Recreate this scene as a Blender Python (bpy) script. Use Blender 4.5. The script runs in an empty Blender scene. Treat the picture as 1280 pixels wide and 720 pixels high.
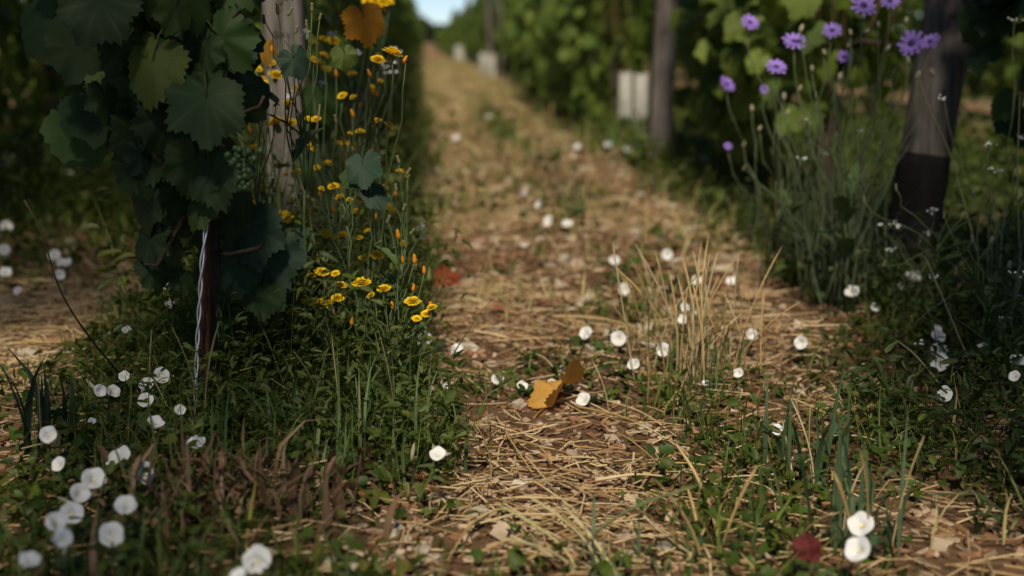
import bpy, math, random
import numpy as np
from mathutils import Vector, Matrix

random.seed(7)
rng = np.random.default_rng(11)
R = math.radians
scene = bpy.context.scene
COL = scene.collection

# ------------------------------------------------------------------ camera
CAM_H = 0.60
FPX = 1280 * 50 / 36.0
VPX, VPY = 530.0, 52.0                       # vanishing point of the rows in the photograph
PITCH = math.atan((360 - VPY) / FPX)
YAW = math.atan((640 - VPX) / FPX * math.cos(PITCH))
cd = bpy.data.cameras.new('camera')
cam = bpy.data.objects.new('camera', cd)
COL.objects.link(cam)
cam.location = (0, 0, CAM_H)
cam.rotation_euler = (math.pi / 2 - PITCH, 0, -YAW)
cd.lens = 50
cd.sensor_width = 36
cd.clip_start = 0.05
cd.clip_end = 6000
cd.dof.use_dof = True
cd.dof.focus_distance = 2.08
cd.dof.aperture_fstop = 2.9
scene.camera = cam

# ------------------------------------------------------------------ light
SUN_EL, SUN_AZ = 47.0, 188.0                 # azimuth: 0 = +Y (along the row), clockwise; 188 = behind, a little left
world = bpy.data.worlds.new('World')
scene.world = world
world.use_nodes = True
wn = world.node_tree
bg = wn.nodes['Background']
sky = wn.nodes.new('ShaderNodeTexSky')
sky.sky_type = 'NISHITA'
sky.sun_disc = False
sky.sun_elevation = R(SUN_EL)
sky.sun_rotation = R(SUN_AZ)
sky.altitude = 2500
sky.air_density = 0.7
sky.dust_density = 0.05
sky.ozone_density = 1.0
wn.links.new(sky.outputs[0], bg.inputs[0])
bg.inputs[1].default_value = 0.085
sd = bpy.data.lights.new('sun', 'SUN')
sun = bpy.data.objects.new('sun', sd)
COL.objects.link(sun)
sd.energy = 4.2
sd.angle = R(7)
sd.color = (1.0, 0.90, 0.73)
tosun = Vector((math.cos(R(SUN_EL)) * math.sin(R(SUN_AZ)), math.cos(R(SUN_EL)) * math.cos(R(SUN_AZ)), math.sin(R(SUN_EL))))
sun.rotation_euler = tosun.to_track_quat('Z', 'Y').to_euler()
sun.location = (0, -3, 6)
scene.view_settings.view_transform = 'Standard'
scene.view_settings.look = 'None'
scene.view_settings.gamma = 1
scene.view_settings.exposure = 0.15
scene.render.engine = 'CYCLES'
scene.cycles.max_bounces = 6
scene.cycles.transparent_max_bounces = 6

# ------------------------------------------------------------------ pixel to place
CFW = Vector((math.sin(YAW) * math.cos(PITCH), math.cos(YAW) * math.cos(PITCH), -math.sin(PITCH)))
CRT = Vector((math.cos(YAW), -math.sin(YAW), 0))
CUP = CRT.cross(CFW)


def ray(px, py):
    return CFW + CRT * ((px - 640) / FPX) + CUP * ((360 - py) / FPX)


def at(px, py, Y):                            # point seen at a pixel, Y metres up the row
    d = ray(px, py)
    t = Y / d.y
    return Vector((d.x * t, Y, CAM_H + d.z * t))


def _grid(seed):
    return np.random.default_rng(seed).random((64, 64))


_G = [_grid(900 + i) for i in range(8)]


def vnoise(x, y, s, k=0):
    x = np.asarray(x, float) / s + 17.3 * (k + 1)
    y = np.asarray(y, float) / s + 9.1 * (k + 1)
    g = _G[k % 8]
    xi = np.floor(x).astype(int)
    yi = np.floor(y).astype(int)
    fx = x - xi
    fy = y - yi
    fx = fx * fx * (3 - 2 * fx)
    fy = fy * fy * (3 - 2 * fy)
    a = g[xi % 64, yi % 64]
    b = g[(xi + 1) % 64, yi % 64]
    c = g[xi % 64, (yi + 1) % 64]
    d = g[(xi + 1) % 64, (yi + 1) % 64]
    return (a * (1 - fx) + b * fx) * (1 - fy) + (c * (1 - fx) + d * fx) * fy


ROW_L, ROW_R, PITCHX = -0.34, 1.21, 1.55


def gz(x, y):
    x = np.asarray(x, float)
    y = np.asarray(y, float)
    fade = np.clip((22 - y) / 10, 0, 1) * np.clip((7 - np.abs(x)) / 3, 0, 1)
    u = (x - ROW_L) / PITCHX
    d = np.abs(u - np.round(u)) * PITCHX
    mound = 0.035 * np.exp(-(d / 0.28) ** 2)
    z = mound + 0.03 * (vnoise(x, y, 0.5, 0) - 0.5) + 0.018 * (vnoise(x, y, 0.16, 1) - 0.5) + 0.008 * (vnoise(x, y, 0.06, 2) - 0.5)
    return z * fade


def gzf(x, y):
    return float(gz(x, y))


def ground(px, py, h=0.0):                    # where a pixel's ray meets the ground (plus h)
    d = ray(px, py)
    z = h
    for _ in range(6):
        t = (z - CAM_H) / d.z
        p = Vector((d.x * t, d.y * t, z))
        z = gzf(p.x, p.y) + h
    return p


# ------------------------------------------------------------------ materials
MATS = {}


def nodes_of(m):
    nt = m.node_tree
    return nt, nt.nodes, nt.links


def plant_mat(name, source='attr', colour=(0.1, 0.1, 0.1), trans=0.35, rough=0.5, vein=False, noise=0.25, nscale=40, spec=0.35, warm=(1.15, 1.25, 0.55)):
    m = bpy.data.materials.new(name)
    m.use_nodes = True
    nt, N, L = nodes_of(m)
    b = N['Principled BSDF']
    out = N['Material Output']
    if source == 'attr':
        a = N.new('ShaderNodeAttribute')
        a.attribute_name = 'tint'
        c = a.outputs['Color']
    elif source == 'object':
        a = N.new('ShaderNodeObjectInfo')
        c = a.outputs['Color']
    else:
        a = N.new('ShaderNodeRGB')
        a.outputs[0].default_value = (*colour, 1)
        c = a.outputs[0]
    tc = N.new('ShaderNodeTexCoord')
    nz = N.new('ShaderNodeTexNoise')
    nz.inputs['Scale'].default_value = nscale
    nz.inputs['Detail'].default_value = 3
    L.new(tc.outputs['Object'], nz.inputs['Vector'])
    mr = N.new('ShaderNodeMapRange')
    mr.inputs['To Min'].default_value = 1 - noise * 1.6
    mr.inputs['To Max'].default_value = 1 + noise * 1.6
    L.new(nz.outputs[0], mr.inputs[0])
    mu = N.new('ShaderNodeMix')
    mu.data_type = 'RGBA'
    mu.blend_type = 'MULTIPLY'
    mu.inputs[0].default_value = 1
    L.new(c, mu.inputs[6])
    L.new(mr.outputs[0], mu.inputs[7])
    c = mu.outputs[2]
    if vein:
        va = N.new('ShaderNodeAttribute')
        va.attribute_name = 'vein'
        p = N.new('ShaderNodeMath')
        p.operation = 'POWER'
        p.inputs[1].default_value = 2.2
        L.new(va.outputs['Fac'], p.inputs[0])
        p2 = N.new('ShaderNodeMath')
        p2.operation = 'MULTIPLY'
        p2.inputs[1].default_value = 0.4
        L.new(p.outputs[0], p2.inputs[0])
        mv = N.new('ShaderNodeMix')
        mv.data_type = 'RGBA'
        L.new(p2.outputs[0], mv.inputs[0])
        L.new(c, mv.inputs[6])
        mv.inputs[7].default_value = (0.16, 0.20, 0.08, 1)
        c = mv.outputs[2]
        bp = N.new('ShaderNodeBump')
        bp.inputs['Strength'].default_value = 0.35
        bp.inputs['Distance'].default_value = 0.004
        n2 = N.new('ShaderNodeTexVoronoi')
        n2.inputs['Scale'].default_value = 130
        L.new(tc.outputs['Object'], n2.inputs['Vector'])
        L.new(n2.outputs['Distance'], bp.inputs['Height'])
        L.new(bp.outputs[0], b.inputs['Normal'])
    L.new(c, b.inputs['Base Color'])
    b.inputs['Roughness'].default_value = rough
    b.inputs['Specular IOR Level'].default_value = spec
    if trans > 0:
        t = N.new('ShaderNodeBsdfTranslucent')
        tm = N.new('ShaderNodeMix')
        tm.data_type = 'RGBA'
        tm.blend_type = 'MULTIPLY'
        tm.inputs[0].default_value = 1
        tm.inputs[7].default_value = (*warm, 1)
        L.new(c, tm.inputs[6])
        L.new(tm.outputs[2], t.inputs['Color'])
        mx = N.new('ShaderNodeMixShader')
        mx.inputs[0].default_value = trans
        L.new(b.outputs[0], mx.inputs[1])
        L.new(t.outputs[0], mx.inputs[2])
        L.new(mx.outputs[0], out.inputs['Surface'])
    MATS[name] = m
    return m


def wood_mat(name, c1, c2, scale=(26, 26, 2.2), rough=0.85, bump=0.5):
    m = bpy.data.materials.new(name)
    m.use_nodes = True
    nt, N, L = nodes_of(m)
    b = N['Principled BSDF']
    tc = N.new('ShaderNodeTexCoord')
    mp = N.new('ShaderNodeMapping')
    mp.inputs['Scale'].default_value = scale
    L.new(tc.outputs['Object'], mp.inputs['Vector'])
    nz = N.new('ShaderNodeTexNoise')
    nz.inputs['Scale'].default_value = 1.6
    nz.inputs['Detail'].default_value = 8
    nz.inputs['Roughness'].default_value = 0.65
    L.new(mp.outputs[0], nz.inputs['Vector'])
    cr = N.new('ShaderNodeValToRGB')
    cr.color_ramp.elements[0].position = 0.34
    cr.color_ramp.elements[0].color = (*c1, 1)
    cr.color_ramp.elements[1].position = 0.68
    cr.color_ramp.elements[1].color = (*c2, 1)
    L.new(nz.outputs[0], cr.inputs[0])
    n2 = N.new('ShaderNodeTexNoise')
    n2.inputs['Scale'].default_value = 7
    L.new(tc.outputs['Object'], n2.inputs['Vector'])
    mu = N.new('ShaderNodeMix')
    mu.data_type = 'RGBA'
    mu.blend_type = 'MULTIPLY'
    mu.inputs[0].default_value = 0.6
    L.new(cr.outputs[0], mu.inputs[6])
    L.new(n2.outputs[0], mu.inputs[7])
    L.new(mu.outputs[2], b.inputs['Base Color'])
    bp = N.new('ShaderNodeBump')
    bp.inputs['Strength'].default_value = bump
    bp.inputs['Distance'].default_value = 0.01
    L.new(nz.outputs[0], bp.inputs['Height'])
    L.new(bp.outputs[0], b.inputs['Normal'])
    b.inputs['Roughness'].default_value = rough
    b.inputs['Specular IOR Level'].default_value = 0.2
    MATS[name] = m
    return m


plant_mat('vine_leaf', 'object', trans=0.36, rough=0.42, vein=True, nscale=25, noise=0.22)
plant_mat('foliage', 'attr', trans=0.42, rough=0.5, nscale=8, noise=0.2)
plant_mat('blade', 'attr', trans=0.25, rough=0.55, nscale=30, noise=0.2)
plant_mat('dry', 'attr', trans=0.08, rough=0.7, nscale=60, noise=0.25, spec=0.2)
plant_mat('stalk_object', 'object', trans=0.1, rough=0.6, nscale=60, noise=0.2)
plant_mat('dry_leaf', 'object', trans=0.25, rough=0.6, vein=True, nscale=60, noise=0.5, warm=(1.2, 0.9, 0.4))
plant_mat('stem_green', 'rgb', (0.075, 0.105, 0.04), trans=0, rough=0.6)
plant_mat('stem_grey', 'rgb', (0.10, 0.125, 0.06), trans=0, rough=0.65)
plant_mat('yellow_petal', 'rgb', (0.82, 0.58, 0.010), trans=0.25, rough=0.5, noise=0.1, warm=(1.1, 1, .5))
plant_mat('orange_bud', 'rgb', (0.62, 0.24, 0.015), trans=0.1, rough=0.6)
plant_mat('white_petal', 'rgb', (0.87, 0.86, 0.85), trans=0.3, rough=0.6, noise=0.03, warm=(1, 1, 1))
plant_mat('throat', 'rgb', (0.80, 0.76, 0.46), trans=0.2, rough=0.6, warm=(1, 1, 1))
plant_mat('mauve_petal', 'rgb', (0.34, 0.21, 0.66), trans=0.25, rough=0.6, noise=0.12, warm=(1, 1, 1))
plant_mat('violet_eye', 'rgb', (0.035, 0.012, 0.09), trans=0, rough=0.6)
plant_mat('calyx_pale', 'rgb', (0.33, 0.31, 0.20), trans=0.1, rough=0.5)
plant_mat('seed', 'rgb', (0.17, 0.16, 0.085), trans=0.1, rough=0.6)
plant_mat('berry', 'rgb', (0.04, 0.075, 0.022), trans=0, rough=0.4, noise=0.1, spec=0.4)
wood_mat('grey_wood', (0.07, 0.055, 0.045), (0.27, 0.24, 0.215))
wood_mat('black_base', (0.006, 0.006, 0.006), (0.022, 0.019, 0.017))
wood_mat('bark', (0.03, 0.02, 0.013), (0.12, 0.085, 0.055), scale=(30, 30, 5), bump=0.9)
wood_mat('cane', (0.09, 0.055, 0.025), (0.17, 0.12, 0.05), scale=(40, 40, 8))
wood_mat('rust', (0.035, 0.012, 0.007), (0.13, 0.05, 0.025), scale=(60, 60, 30), bump=0.4)
wood_mat('limestone', (0.30, 0.25, 0.18), (0.62, 0.55, 0.43), scale=(18, 18, 18), bump=0.4)
wood_mat('guard_plastic', (0.50, 0.47, 0.40), (0.72, 0.69, 0.62), scale=(20, 20, 3), rough=0.5, bump=0.05)


def metal_mat():
    m = bpy.data.materials.new('galvanised')
    m.use_nodes = True
    b = m.node_tree.nodes['Principled BSDF']
    b.inputs['Base Color'].default_value = (0.62, 0.63, 0.65, 1)
    b.inputs['Metallic'].default_value = 0.7
    b.inputs['Roughness'].default_value = 0.38
    MATS['galvanised'] = m


metal_mat()


def soil_mat():
    m = bpy.data.materials.new('soil')
    m.use_nodes = True
    nt, N, L = nodes_of(m)
    b = N['Principled BSDF']
    tc = N.new('ShaderNodeTexCoord')
    P = tc.outputs['Object']

    def noise(s, d=5, r=0.6):
        n = N.new('ShaderNodeTexNoise')
        n.inputs['Scale'].default_value = s
        n.inputs['Detail'].default_value = d
        n.inputs['Roughness'].default_value = r
        L.new(P, n.inputs['Vector'])
        return n.outputs[0]

    def ramp(v, p0, c0, p1, c1):
        r = N.new('ShaderNodeValToRGB')
        r.color_ramp.elements[0].position = p0
        r.color_ramp.elements[0].color = (*c0, 1)
        r.color_ramp.elements[1].position = p1
        r.color_ramp.elements[1].color = (*c1, 1)
        L.new(v, r.inputs[0])
        return r.outputs[0]

    def mix(f, a, c):
        x = N.new('ShaderNodeMix')
        x.data_type = 'RGBA'
        L.new(f, x.inputs[0])
        L.new(a, x.inputs[6])
        L.new(c, x.inputs[7])
        return x.outputs[2]

    def math_(op, a, bv):
        x = N.new('ShaderNodeMath')
        x.operation = op
        L.new(a, x.inputs[0])
        if isinstance(bv, (int, float)):
            x.inputs[1].default_value = bv
        else:
            L.new(bv, x.inputs[1])
        return x.outputs[0]

    soil = ramp(noise(28), 0.3, (0.05, 0.028, 0.016), 0.7, (0.17, 0.095, 0.052))
    straw = ramp(noise(14, 8, 0.75), 0.3, (0.19, 0.108, 0.05), 0.72, (0.48, 0.31, 0.16))
    green = ramp(noise(9, 7, 0.7), 0.3, (0.025, 0.045, 0.012), 0.7, (0.11, 0.12, 0.035))
    sx = N.new('ShaderNodeSeparateXYZ')
    L.new(P, sx.inputs[0])
    # litter cover grows where the loose straw is no longer built piece by piece
    f1 = N.new('ShaderNodeMapRange')
    f1.inputs['From Min'].default_value = 3.0
    f1.inputs['From Max'].default_value = 11.0
    f1.inputs['To Min'].default_value = 0.25
    f1.inputs['To Max'].default_value = 0.9
    L.new(sx.outputs['Y'], f1.inputs[0])
    patch = ramp(noise(3.0, 6, 0.65), 0.35, (0, 0, 0), 0.62, (1, 1, 1))
    c = mix(math_('MULTIPLY', f1.outputs[0], math_('ADD', math_('MULTIPLY', patch, 0.6), 0.4)), soil, straw)
    # green weeds along the foot of every row
    u = math_('DIVIDE', math_('SUBTRACT', sx.outputs['X'], ROW_L), PITCHX)
    w = math_('ABSOLUTE', math_('SUBTRACT', u, math_('ROUND', u, 0)), 0)
    w = math_('ADD', w, math_('MULTIPLY', math_('SUBTRACT', noise(1.7, 4), 0.5), 0.55))
    gr = ramp(w, 0.13, (1, 1, 1), 0.3, (0, 0, 0))
    f2 = N.new('ShaderNodeMapRange')
    f2.inputs['From Min'].default_value = 2.0
    f2.inputs['From Max'].default_value = 8.0
    f2.inputs['To Min'].default_value = 0.3
    f2.inputs['To Max'].default_value = 0.85
    L.new(sx.outputs['Y'], f2.inputs[0])
    c = mix(math_('MULTIPLY', gr, f2.outputs[0]), c, green)
    L.new(c, b.inputs['Base Color'])
    b.inputs['Roughness'].default_value = 0.95
    b.inputs['Specular IOR Level'].default_value = 0.1
    bp = N.new('ShaderNodeBump')
    bp.inputs['Strength'].default_value = 0.8
    bp.inputs['Distance'].default_value = 0.02
    L.new(noise(60, 6, 0.7), bp.inputs['Height'])
    L.new(bp.outputs[0], b.inputs['Normal'])
    MATS['soil'] = m


soil_mat()


# ------------------------------------------------------------------ mesh helpers
def mesh_np(name, V, T, mat, tint=None, vein=None, smooth=True):
    V = np.asarray(V, np.float32)
    T = np.asarray(T, np.int32)
    me = bpy.data.meshes.new(name)
    me.vertices.add(len(V))
    me.vertices.foreach_set('co', V.ravel())
    me.loops.add(T.size)
    me.loops.foreach_set('vertex_index', T.ravel())
    me.polygons.add(len(T))
    me.polygons.foreach_set('loop_start', np.arange(0, T.size, 3, dtype=np.int32))
    me.polygons.foreach_set('loop_total', np.full(len(T), 3, np.int32))
    me.polygons.foreach_set('use_smooth', np.full(len(T), smooth, bool))
    if tint is not None:
        a = me.attributes.new('tint', 'FLOAT_COLOR', 'POINT')
        c = np.ones((len(V), 4), np.float32)
        c[:, :3] = tint
        a.data.foreach_set('color', c.ravel())
    if vein is not None:
        a = me.attributes.new('vein', 'FLOAT', 'POINT')
        a.data.foreach_set('value', np.asarray(vein, np.float32))
    me.update(calc_edges=True)
    me.validate()
    me.materials.append(MATS[mat])
    return me


def link(name, data, parent=None, mtx=None, loc=None, colour=None):
    o = bpy.data.objects.new(name, data)
    COL.objects.link(o)
    if parent is not None:
        o.parent = parent
    if mtx is not None:
        o.matrix_basis = mtx
    elif loc is not None:
        o.location = loc
    if colour is not None:
        o.color = (*colour, 1)
    return o


def tag(o, label=None, cat=None, group=None, kind=None):
    if label:
        o['label'] = label
    if cat:
        o['category'] = cat
    if group:
        o['group'] = group
    if kind:
        o['kind'] = kind
    return o


def thing(name, label, cat, loc, group=None):
    return tag(link(name, None, loc=loc), label, cat, group)


class MB:
    def __init__(s):
        s.V, s.T, s.C, s.n = [], [], [], 0

    def add(s, V, T, c=(1, 1, 1)):
        V = np.asarray(V, float)
        s.V.append(V)
        s.T.append(np.asarray(T, int) + s.n)
        s.C.append(np.broadcast_to(np.asarray(c, float), (len(V), 3)))
        s.n += len(V)

    def tube(s, pts, rad, n=5, c=(1, 1, 1), cap=True, jit=0.0):
        pts = np.asarray([tuple(p) for p in pts], float)
        k = len(pts)
        if np.isscalar(rad):
            rad = [rad] * k
        tan = np.gradient(pts, axis=0)
        tan /= np.linalg.norm(tan, axis=1)[:, None] + 1e-12
        ref = np.array([0.31, 0.77, 0.11]) if abs(tan[0][2]) > 0.6 else np.array([0.1, 0.2, 1.0])
        V = []
        for i in range(k):
            a = np.cross(tan[i], ref)
            a /= np.linalg.norm(a) + 1e-12
            b = np.cross(tan[i], a)
            for j in range(n):
                t = 2 * math.pi * j / n
                r = rad[i] * (1 + (random.uniform(-jit, jit) if jit else 0))
                V.append(pts[i] + r * (math.cos(t) * a + math.sin(t) * b))
        T = []
        for i in range(k - 1):
            for j in range(n):
                a0, a1 = i * n + j, i * n + (j + 1) % n
                T += [(a0, a1, a1 + n), (a0, a1 + n, a0 + n)]
        if cap:
            V += [pts[0], pts[-1]]
            for j in range(n):
                T.append((k * n, (j + 1) % n, j))
                T.append((k * n + 1, (k - 1) * n + j, (k - 1) * n + (j + 1) % n))
        s.add(V, T, c)

    def mesh(s, name, mat, origin=(0, 0, 0), smooth=True):
        V = np.concatenate(s.V) - np.asarray(tuple(origin))
        return mesh_np(name, V, np.concatenate(s.T), mat, np.concatenate(s.C), None, smooth)


def curve_pts(a, b, up=0.5, n=7, wob=0.01, sag=None):
    a, b = Vector(a), Vector(b)
    L = (b - a).length
    c1 = a + Vector((random.uniform(-.1, .1) * L, random.uniform(-.1, .1) * L, L * up))
    c2 = b - Vector((0, 0, L * 0.25)) if sag is None else b + Vector(sag)
    out = []
    for i in range(n):
        t = i / (n - 1)
        p = a * (1 - t) ** 3 + c1 * 3 * t * (1 - t) ** 2 + c2 * 3 * t * t * (1 - t) + b * t ** 3
        if 0 < i < n - 1:
            p = p + Vector((random.gauss(0, wob), random.gauss(0, wob), random.gauss(0, wob * .3)))
        out.append(p)
    return out


def aim(direction, loc, scale=1.0, spin=None):
    z = Vector(direction).normalized()
    x = z.cross(Vector((0.12, 0.3, 1)))
    x.normalize()
    y = z.cross(x)
    m = Matrix((x, y, z)).transposed()
    m = m @ Matrix.Rotation(random.uniform(0, 6.28) if spin is None else spin, 3, 'Z')
    return Matrix.Translation(Vector(loc)) @ m.to_4x4() @ Matrix.Scale(scale, 4)


def rots(az, tilt, roll):
    ca, sa, ct, st, cr, sr = np.cos(az), np.sin(az), np.cos(tilt), np.sin(tilt), np.cos(roll), np.sin(roll)
    o = np.zeros_like(ca)
    i = o + 1
    Z = np.stack([np.stack([ca, -sa, o], -1), np.stack([sa, ca, o], -1), np.stack([o, o, i], -1)], -2)
    Y = np.stack([np.stack([ct, o, st], -1), np.stack([o, i, o], -1), np.stack([-st, o, ct], -1)], -2)
    X = np.stack([np.stack([i, o, o], -1), np.stack([o, cr, -sr], -1), np.stack([o, sr, cr], -1)], -2)
    return Z @ Y @ X


def scatter(parts, mat, name, smooth=True):
    """parts: list of (templates, loc (N,3), rot (N,3,3), scale (N,3), tint (N,3)); one joined mesh"""
    Vs, Ts, Cs, n = [], [], [], 0
    for temps, loc, rot, scl, tint in parts:
        N = len(loc)
        if N == 0:
            continue
        pick = rng.integers(0, len(temps), N)
        for k, (tv, tt) in enumerate(temps):
            I = np.where(pick == k)[0]
            if not len(I):
                continue
            P = tv[None] * scl[I][:, None, :]
            P = np.einsum('nij,nvj->nvi', rot[I], P) + loc[I][:, None, :]
            m = len(tv)
            Vs.append(P.reshape(-1, 3))
            Ts.append((tt[None] + (np.arange(len(I)) * m)[:, None, None]).reshape(-1, 3) + n)
            Cs.append(np.repeat(tint[I], m, 0))
            n += len(I) * m
    return mesh_np(name, np.concatenate(Vs), np.concatenate(Ts), mat, np.concatenate(Cs), None, smooth)


def lerp_cols(cols, N, jit=0.15):
    cols = np.asarray(cols, float)
    a = cols[rng.integers(0, len(cols), N)]
    b = cols[rng.integers(0, len(cols), N)]
    t = rng.random((N, 1))
    return (a * t + b * (1 - t)) * (1 + jit * (rng.random((N, 1)) * 2 - 1))


# ---- templates
def t_blade(bend, segs=4, fold=0.02):
    V, T = [], []
    for i in range(segs + 1):
        t = i / segs
        a = bend * t * t
        x = math.sin(a) * t * 0.9
        z = math.cos(a * 0.8) * t
        w = 0.5 * (1 - t ** 2.2) * (0.55 + 0.9 * t * (1 - t) * 1.8) if i < segs else 0.02
        V += [(x, -w, z + fold * w * .0), (x - fold * w, 0, z), (x, w, z)]
    for i in range(segs):
        k = i * 3
        T += [(k, k + 1, k + 4), (k, k + 4, k + 3), (k + 1, k + 2, k + 5), (k + 1, k + 5, k + 4)]
    return np.array(V), np.array(T)


def t_straw(bend, flat=0.6):
    V, T = [], []
    for i, t in enumerate((-0.5, -0.05, 0.5)):
        y = bend * (0.25 - t * t)
        for j in range(4):
            a = math.pi / 4 + j * math.pi / 2
            V.append((t, y + math.cos(a) * .7, math.sin(a) * .7 * flat))
    # y, z here are unit widths, bend is corrected by the width scale at call time
    for i in range(2):
        for j in range(4):
            a0, a1 = i * 4 + j, i * 4 + (j + 1) % 4
            T += [(a0, a1, a1 + 4), (a0, a1 + 4, a0 + 4)]
    T += [(0, 2, 1), (0, 3, 2), (8, 9, 10), (8, 10, 11)]
    return np.array(V), np.array(T)


def t_chip():
    V = []
    for z in (-.5, .5):
        for x, y in ((-.5, -.5), (.5, -.5), (.5, .5), (-.5, .5)):
            V.append((x + random.uniform(-.22, .22), y + random.uniform(-.25, .25), z + random.uniform(-.3, .3)))
    T = [(0, 2, 1), (0, 3, 2), (4, 5, 6), (4, 6, 7)]
    for a in range(4):
        b = (a + 1) % 4
        T += [(a, b, b + 4), (a, b + 4, a + 4)]
    return np.array(V), np.array(T)


def t_arrow():                                # bindweed leaf: arrow shaped, folded on the midrib
    O = [(0, 0.05), (0.2, -0.22), (0.42, -0.02), (0.34, 0.35), (0.2, 0.75), (0, 1.0), (-0.2, 0.75), (-0.34, 0.35), (-0.42, -0.02), (-0.2, -0.22)]
    c = random.uniform(0.1, 0.35)
    V = [(x, y, abs(x) * 0.45 - c * y * y) for x, y in O] + [(0, 0.4, -c * .16)]
    T = [(i, (i + 1) % 10, 10) for i in range(10)]
    return np.array(V), np.array(T)


def t_oval(wd=0.5, c=0.25):
    O = []
    for i in range(8):
        a = 2 * math.pi * i / 8
        O.append((wd * math.sin(a), 0.5 - 0.5 * math.cos(a)))
    V = [(x, y, abs(x) * .4 - c * y * y) for x, y in O] + [(0, .5, -c * .25)]
    T = [(i, (i + 1) % 8, 8) for i in range(8)]
    return np.array(V), np.array(T)


BLADES = [t_blade(b) for b in (0.15, 0.45, 0.8, 1.3, 1.9)]
BLADES_UP = [t_blade(b) for b in (0.05, 0.15, 0.3, 0.5)]
STRAWS = [t_straw(b) for b in (0, 3, -5, 8, 14)]
CHIPS = [t_chip() for _ in range(6)]
ARROWS = [t_arrow() for _ in range(4)]
OVALS = [t_oval(w, c) for w, c in ((0.5, 0.2), (0.42, .35), (0.3, .15), (.22, .4))]


# ---- grape leaf
VEINS = [0, R(52), -R(52), R(108), -R(108)]


def grape_leaf(na=64, rings=(0.3, 0.62, 0.86, 1.0), seed=0, petiole=True):
    rr = random.Random(seed)
    ph = [rr.uniform(0, 6.28) for _ in range(4)]
    droop = rr.uniform(0.10, 0.42)
    cup = rr.uniform(-0.1, 0.3)
    V, W = [(0, 0, 0)], [0.35]
    for rf in rings:
        for i in range(na):
            f = -math.pi + 2 * math.pi * (i + 0.5) / na
            d = math.degrees(abs(f))
            r = 0.62 + .38 * math.exp(-(d / 25) ** 2) + .27 * math.exp(-((d - 53) / 22) ** 2) + .16 * math.exp(-((d - 108) / 26) ** 2)
            r *= 1 - .72 * math.exp(-((180 - d) / 15) ** 2)
            if rf == 1.0 and na >= 30:
                r *= 1 + 0.06 * (1 if i % 2 else -1) * rr.uniform(.4, 1.2)
            r *= rf
            nv = min(abs(f - v) for v in VEINS)
            x, y = r * math.sin(f), r * math.cos(f)
            z = 0.05 * math.sin(min(nv / R(27), 1) * math.pi / 2) * rf * rf - droop * r * r + cup * abs(x) * .5
            z += 0.05 * rf * rf * math.sin(3 * f + ph[0]) + 0.035 * rf ** 3 * math.sin(7 * f + ph[1])
            V.append((x, y, z))
            W.append(max(0, 1 - nv / (2 * math.pi / na * 1.05)) if na >= 40 else 0)
    T = [(0, 1 + i, 1 + (i + 1) % na) for i in range(na) if i != na - 1 or len(rings) > 9]
    for k in range(len(rings) - 1):
        for i in range(na - 1):
            a, b = 1 + k * na + i, 1 + k * na + i + 1
            T += [(a, b, b + na), (a, b + na, a + na)]
    T = [(a, c, b) for a, b, c in T[:na - 1]] + T[na - 1:]
    V = np.array(V)
    T = np.array(T)
    W = np.array(W)
    if petiole:
        mb = MB()
        mb.tube([(0, 0, 0), (0, -.25, .06), (0, -.55, .02), (0, -.85, -.12)], .022, 4)
        T = np.concatenate([T, mb.T[0] + len(V)])
        V = np.concatenate([V, mb.V[0]])
        W = np.concatenate([W, np.full(len(mb.V[0]), .8)])
    return V, T, W


LEAF_HD = []
for i in range(8):
    V, T, W = grape_leaf(seed=i)
    LEAF_HD.append(mesh_np('vine_leaf', V, T, 'vine_leaf', None, W))
LEAF_MD = []
for i in range(6):
    V, T, W = grape_leaf(34, (0.5, 1.0), seed=20 + i)
    LEAF_MD.append(mesh_np('vine_leaf', V, T, 'vine_leaf', None, W))
LEAF_LO = []
for i in range(5):
    V, T, W = grape_leaf(18, (1.0,), seed=40 + i, petiole=False)
    LEAF_LO.append((V, T))

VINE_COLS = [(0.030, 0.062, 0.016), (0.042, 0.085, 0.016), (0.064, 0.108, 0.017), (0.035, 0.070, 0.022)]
VINE_LIT = [(0.095, 0.150, 0.022), (0.125, 0.180, 0.026), (0.15, 0.20, 0.03), (0.065, 0.11, 0.020)]  # brighter leaf tints, sunlight put into the colour


def leaf_matrix(loc, normal, tipdir, size):
    z = Vector(normal).normalized()
    y = Vector(tipdir)
    y = (y - z * y.dot(z)).normalized()
    x = y.cross(z)
    return Matrix.Translation(Vector(loc)) @ Matrix((x, y, z)).transposed().to_4x4() @ Matrix.Scale(size, 4)


# ================================================================== GROUND
def axis(a, b, step, far, grow=1.35):
    c = list(np.arange(a, b + 1e-6, step))
    s, v = step, b
    while v < far:
        s *= grow
        v += s
        c.append(v)
    s, v = step, a
    low = []
    while v > -far:
        s *= grow
        v -= s
        low.append(v)
    return np.array(low[::-1] + c)


xs = axis(-2.4, 2.6, 0.045, 2500)
ys = axis(0.4, 9.0, 0.045, 2500)
X, Y = np.meshgrid(xs, ys)
Zg = gz(X, Y)
V = np.stack([X.ravel(), Y.ravel(), Zg.ravel()], 1)
nx, ny = len(xs), len(ys)
ii = (np.arange(ny - 1)[:, None] * nx + np.arange(nx - 1)[None]).ravel()
T = np.concatenate([np.stack([ii, ii + 1, ii + nx + 1], 1), np.stack([ii, ii + nx + 1, ii + nx], 1)])
tag(link('ground', mesh_np('ground', V, T, 'soil')), kind='structure')


STONE_XY = tuple(ground(490, 683))[:2]


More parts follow.
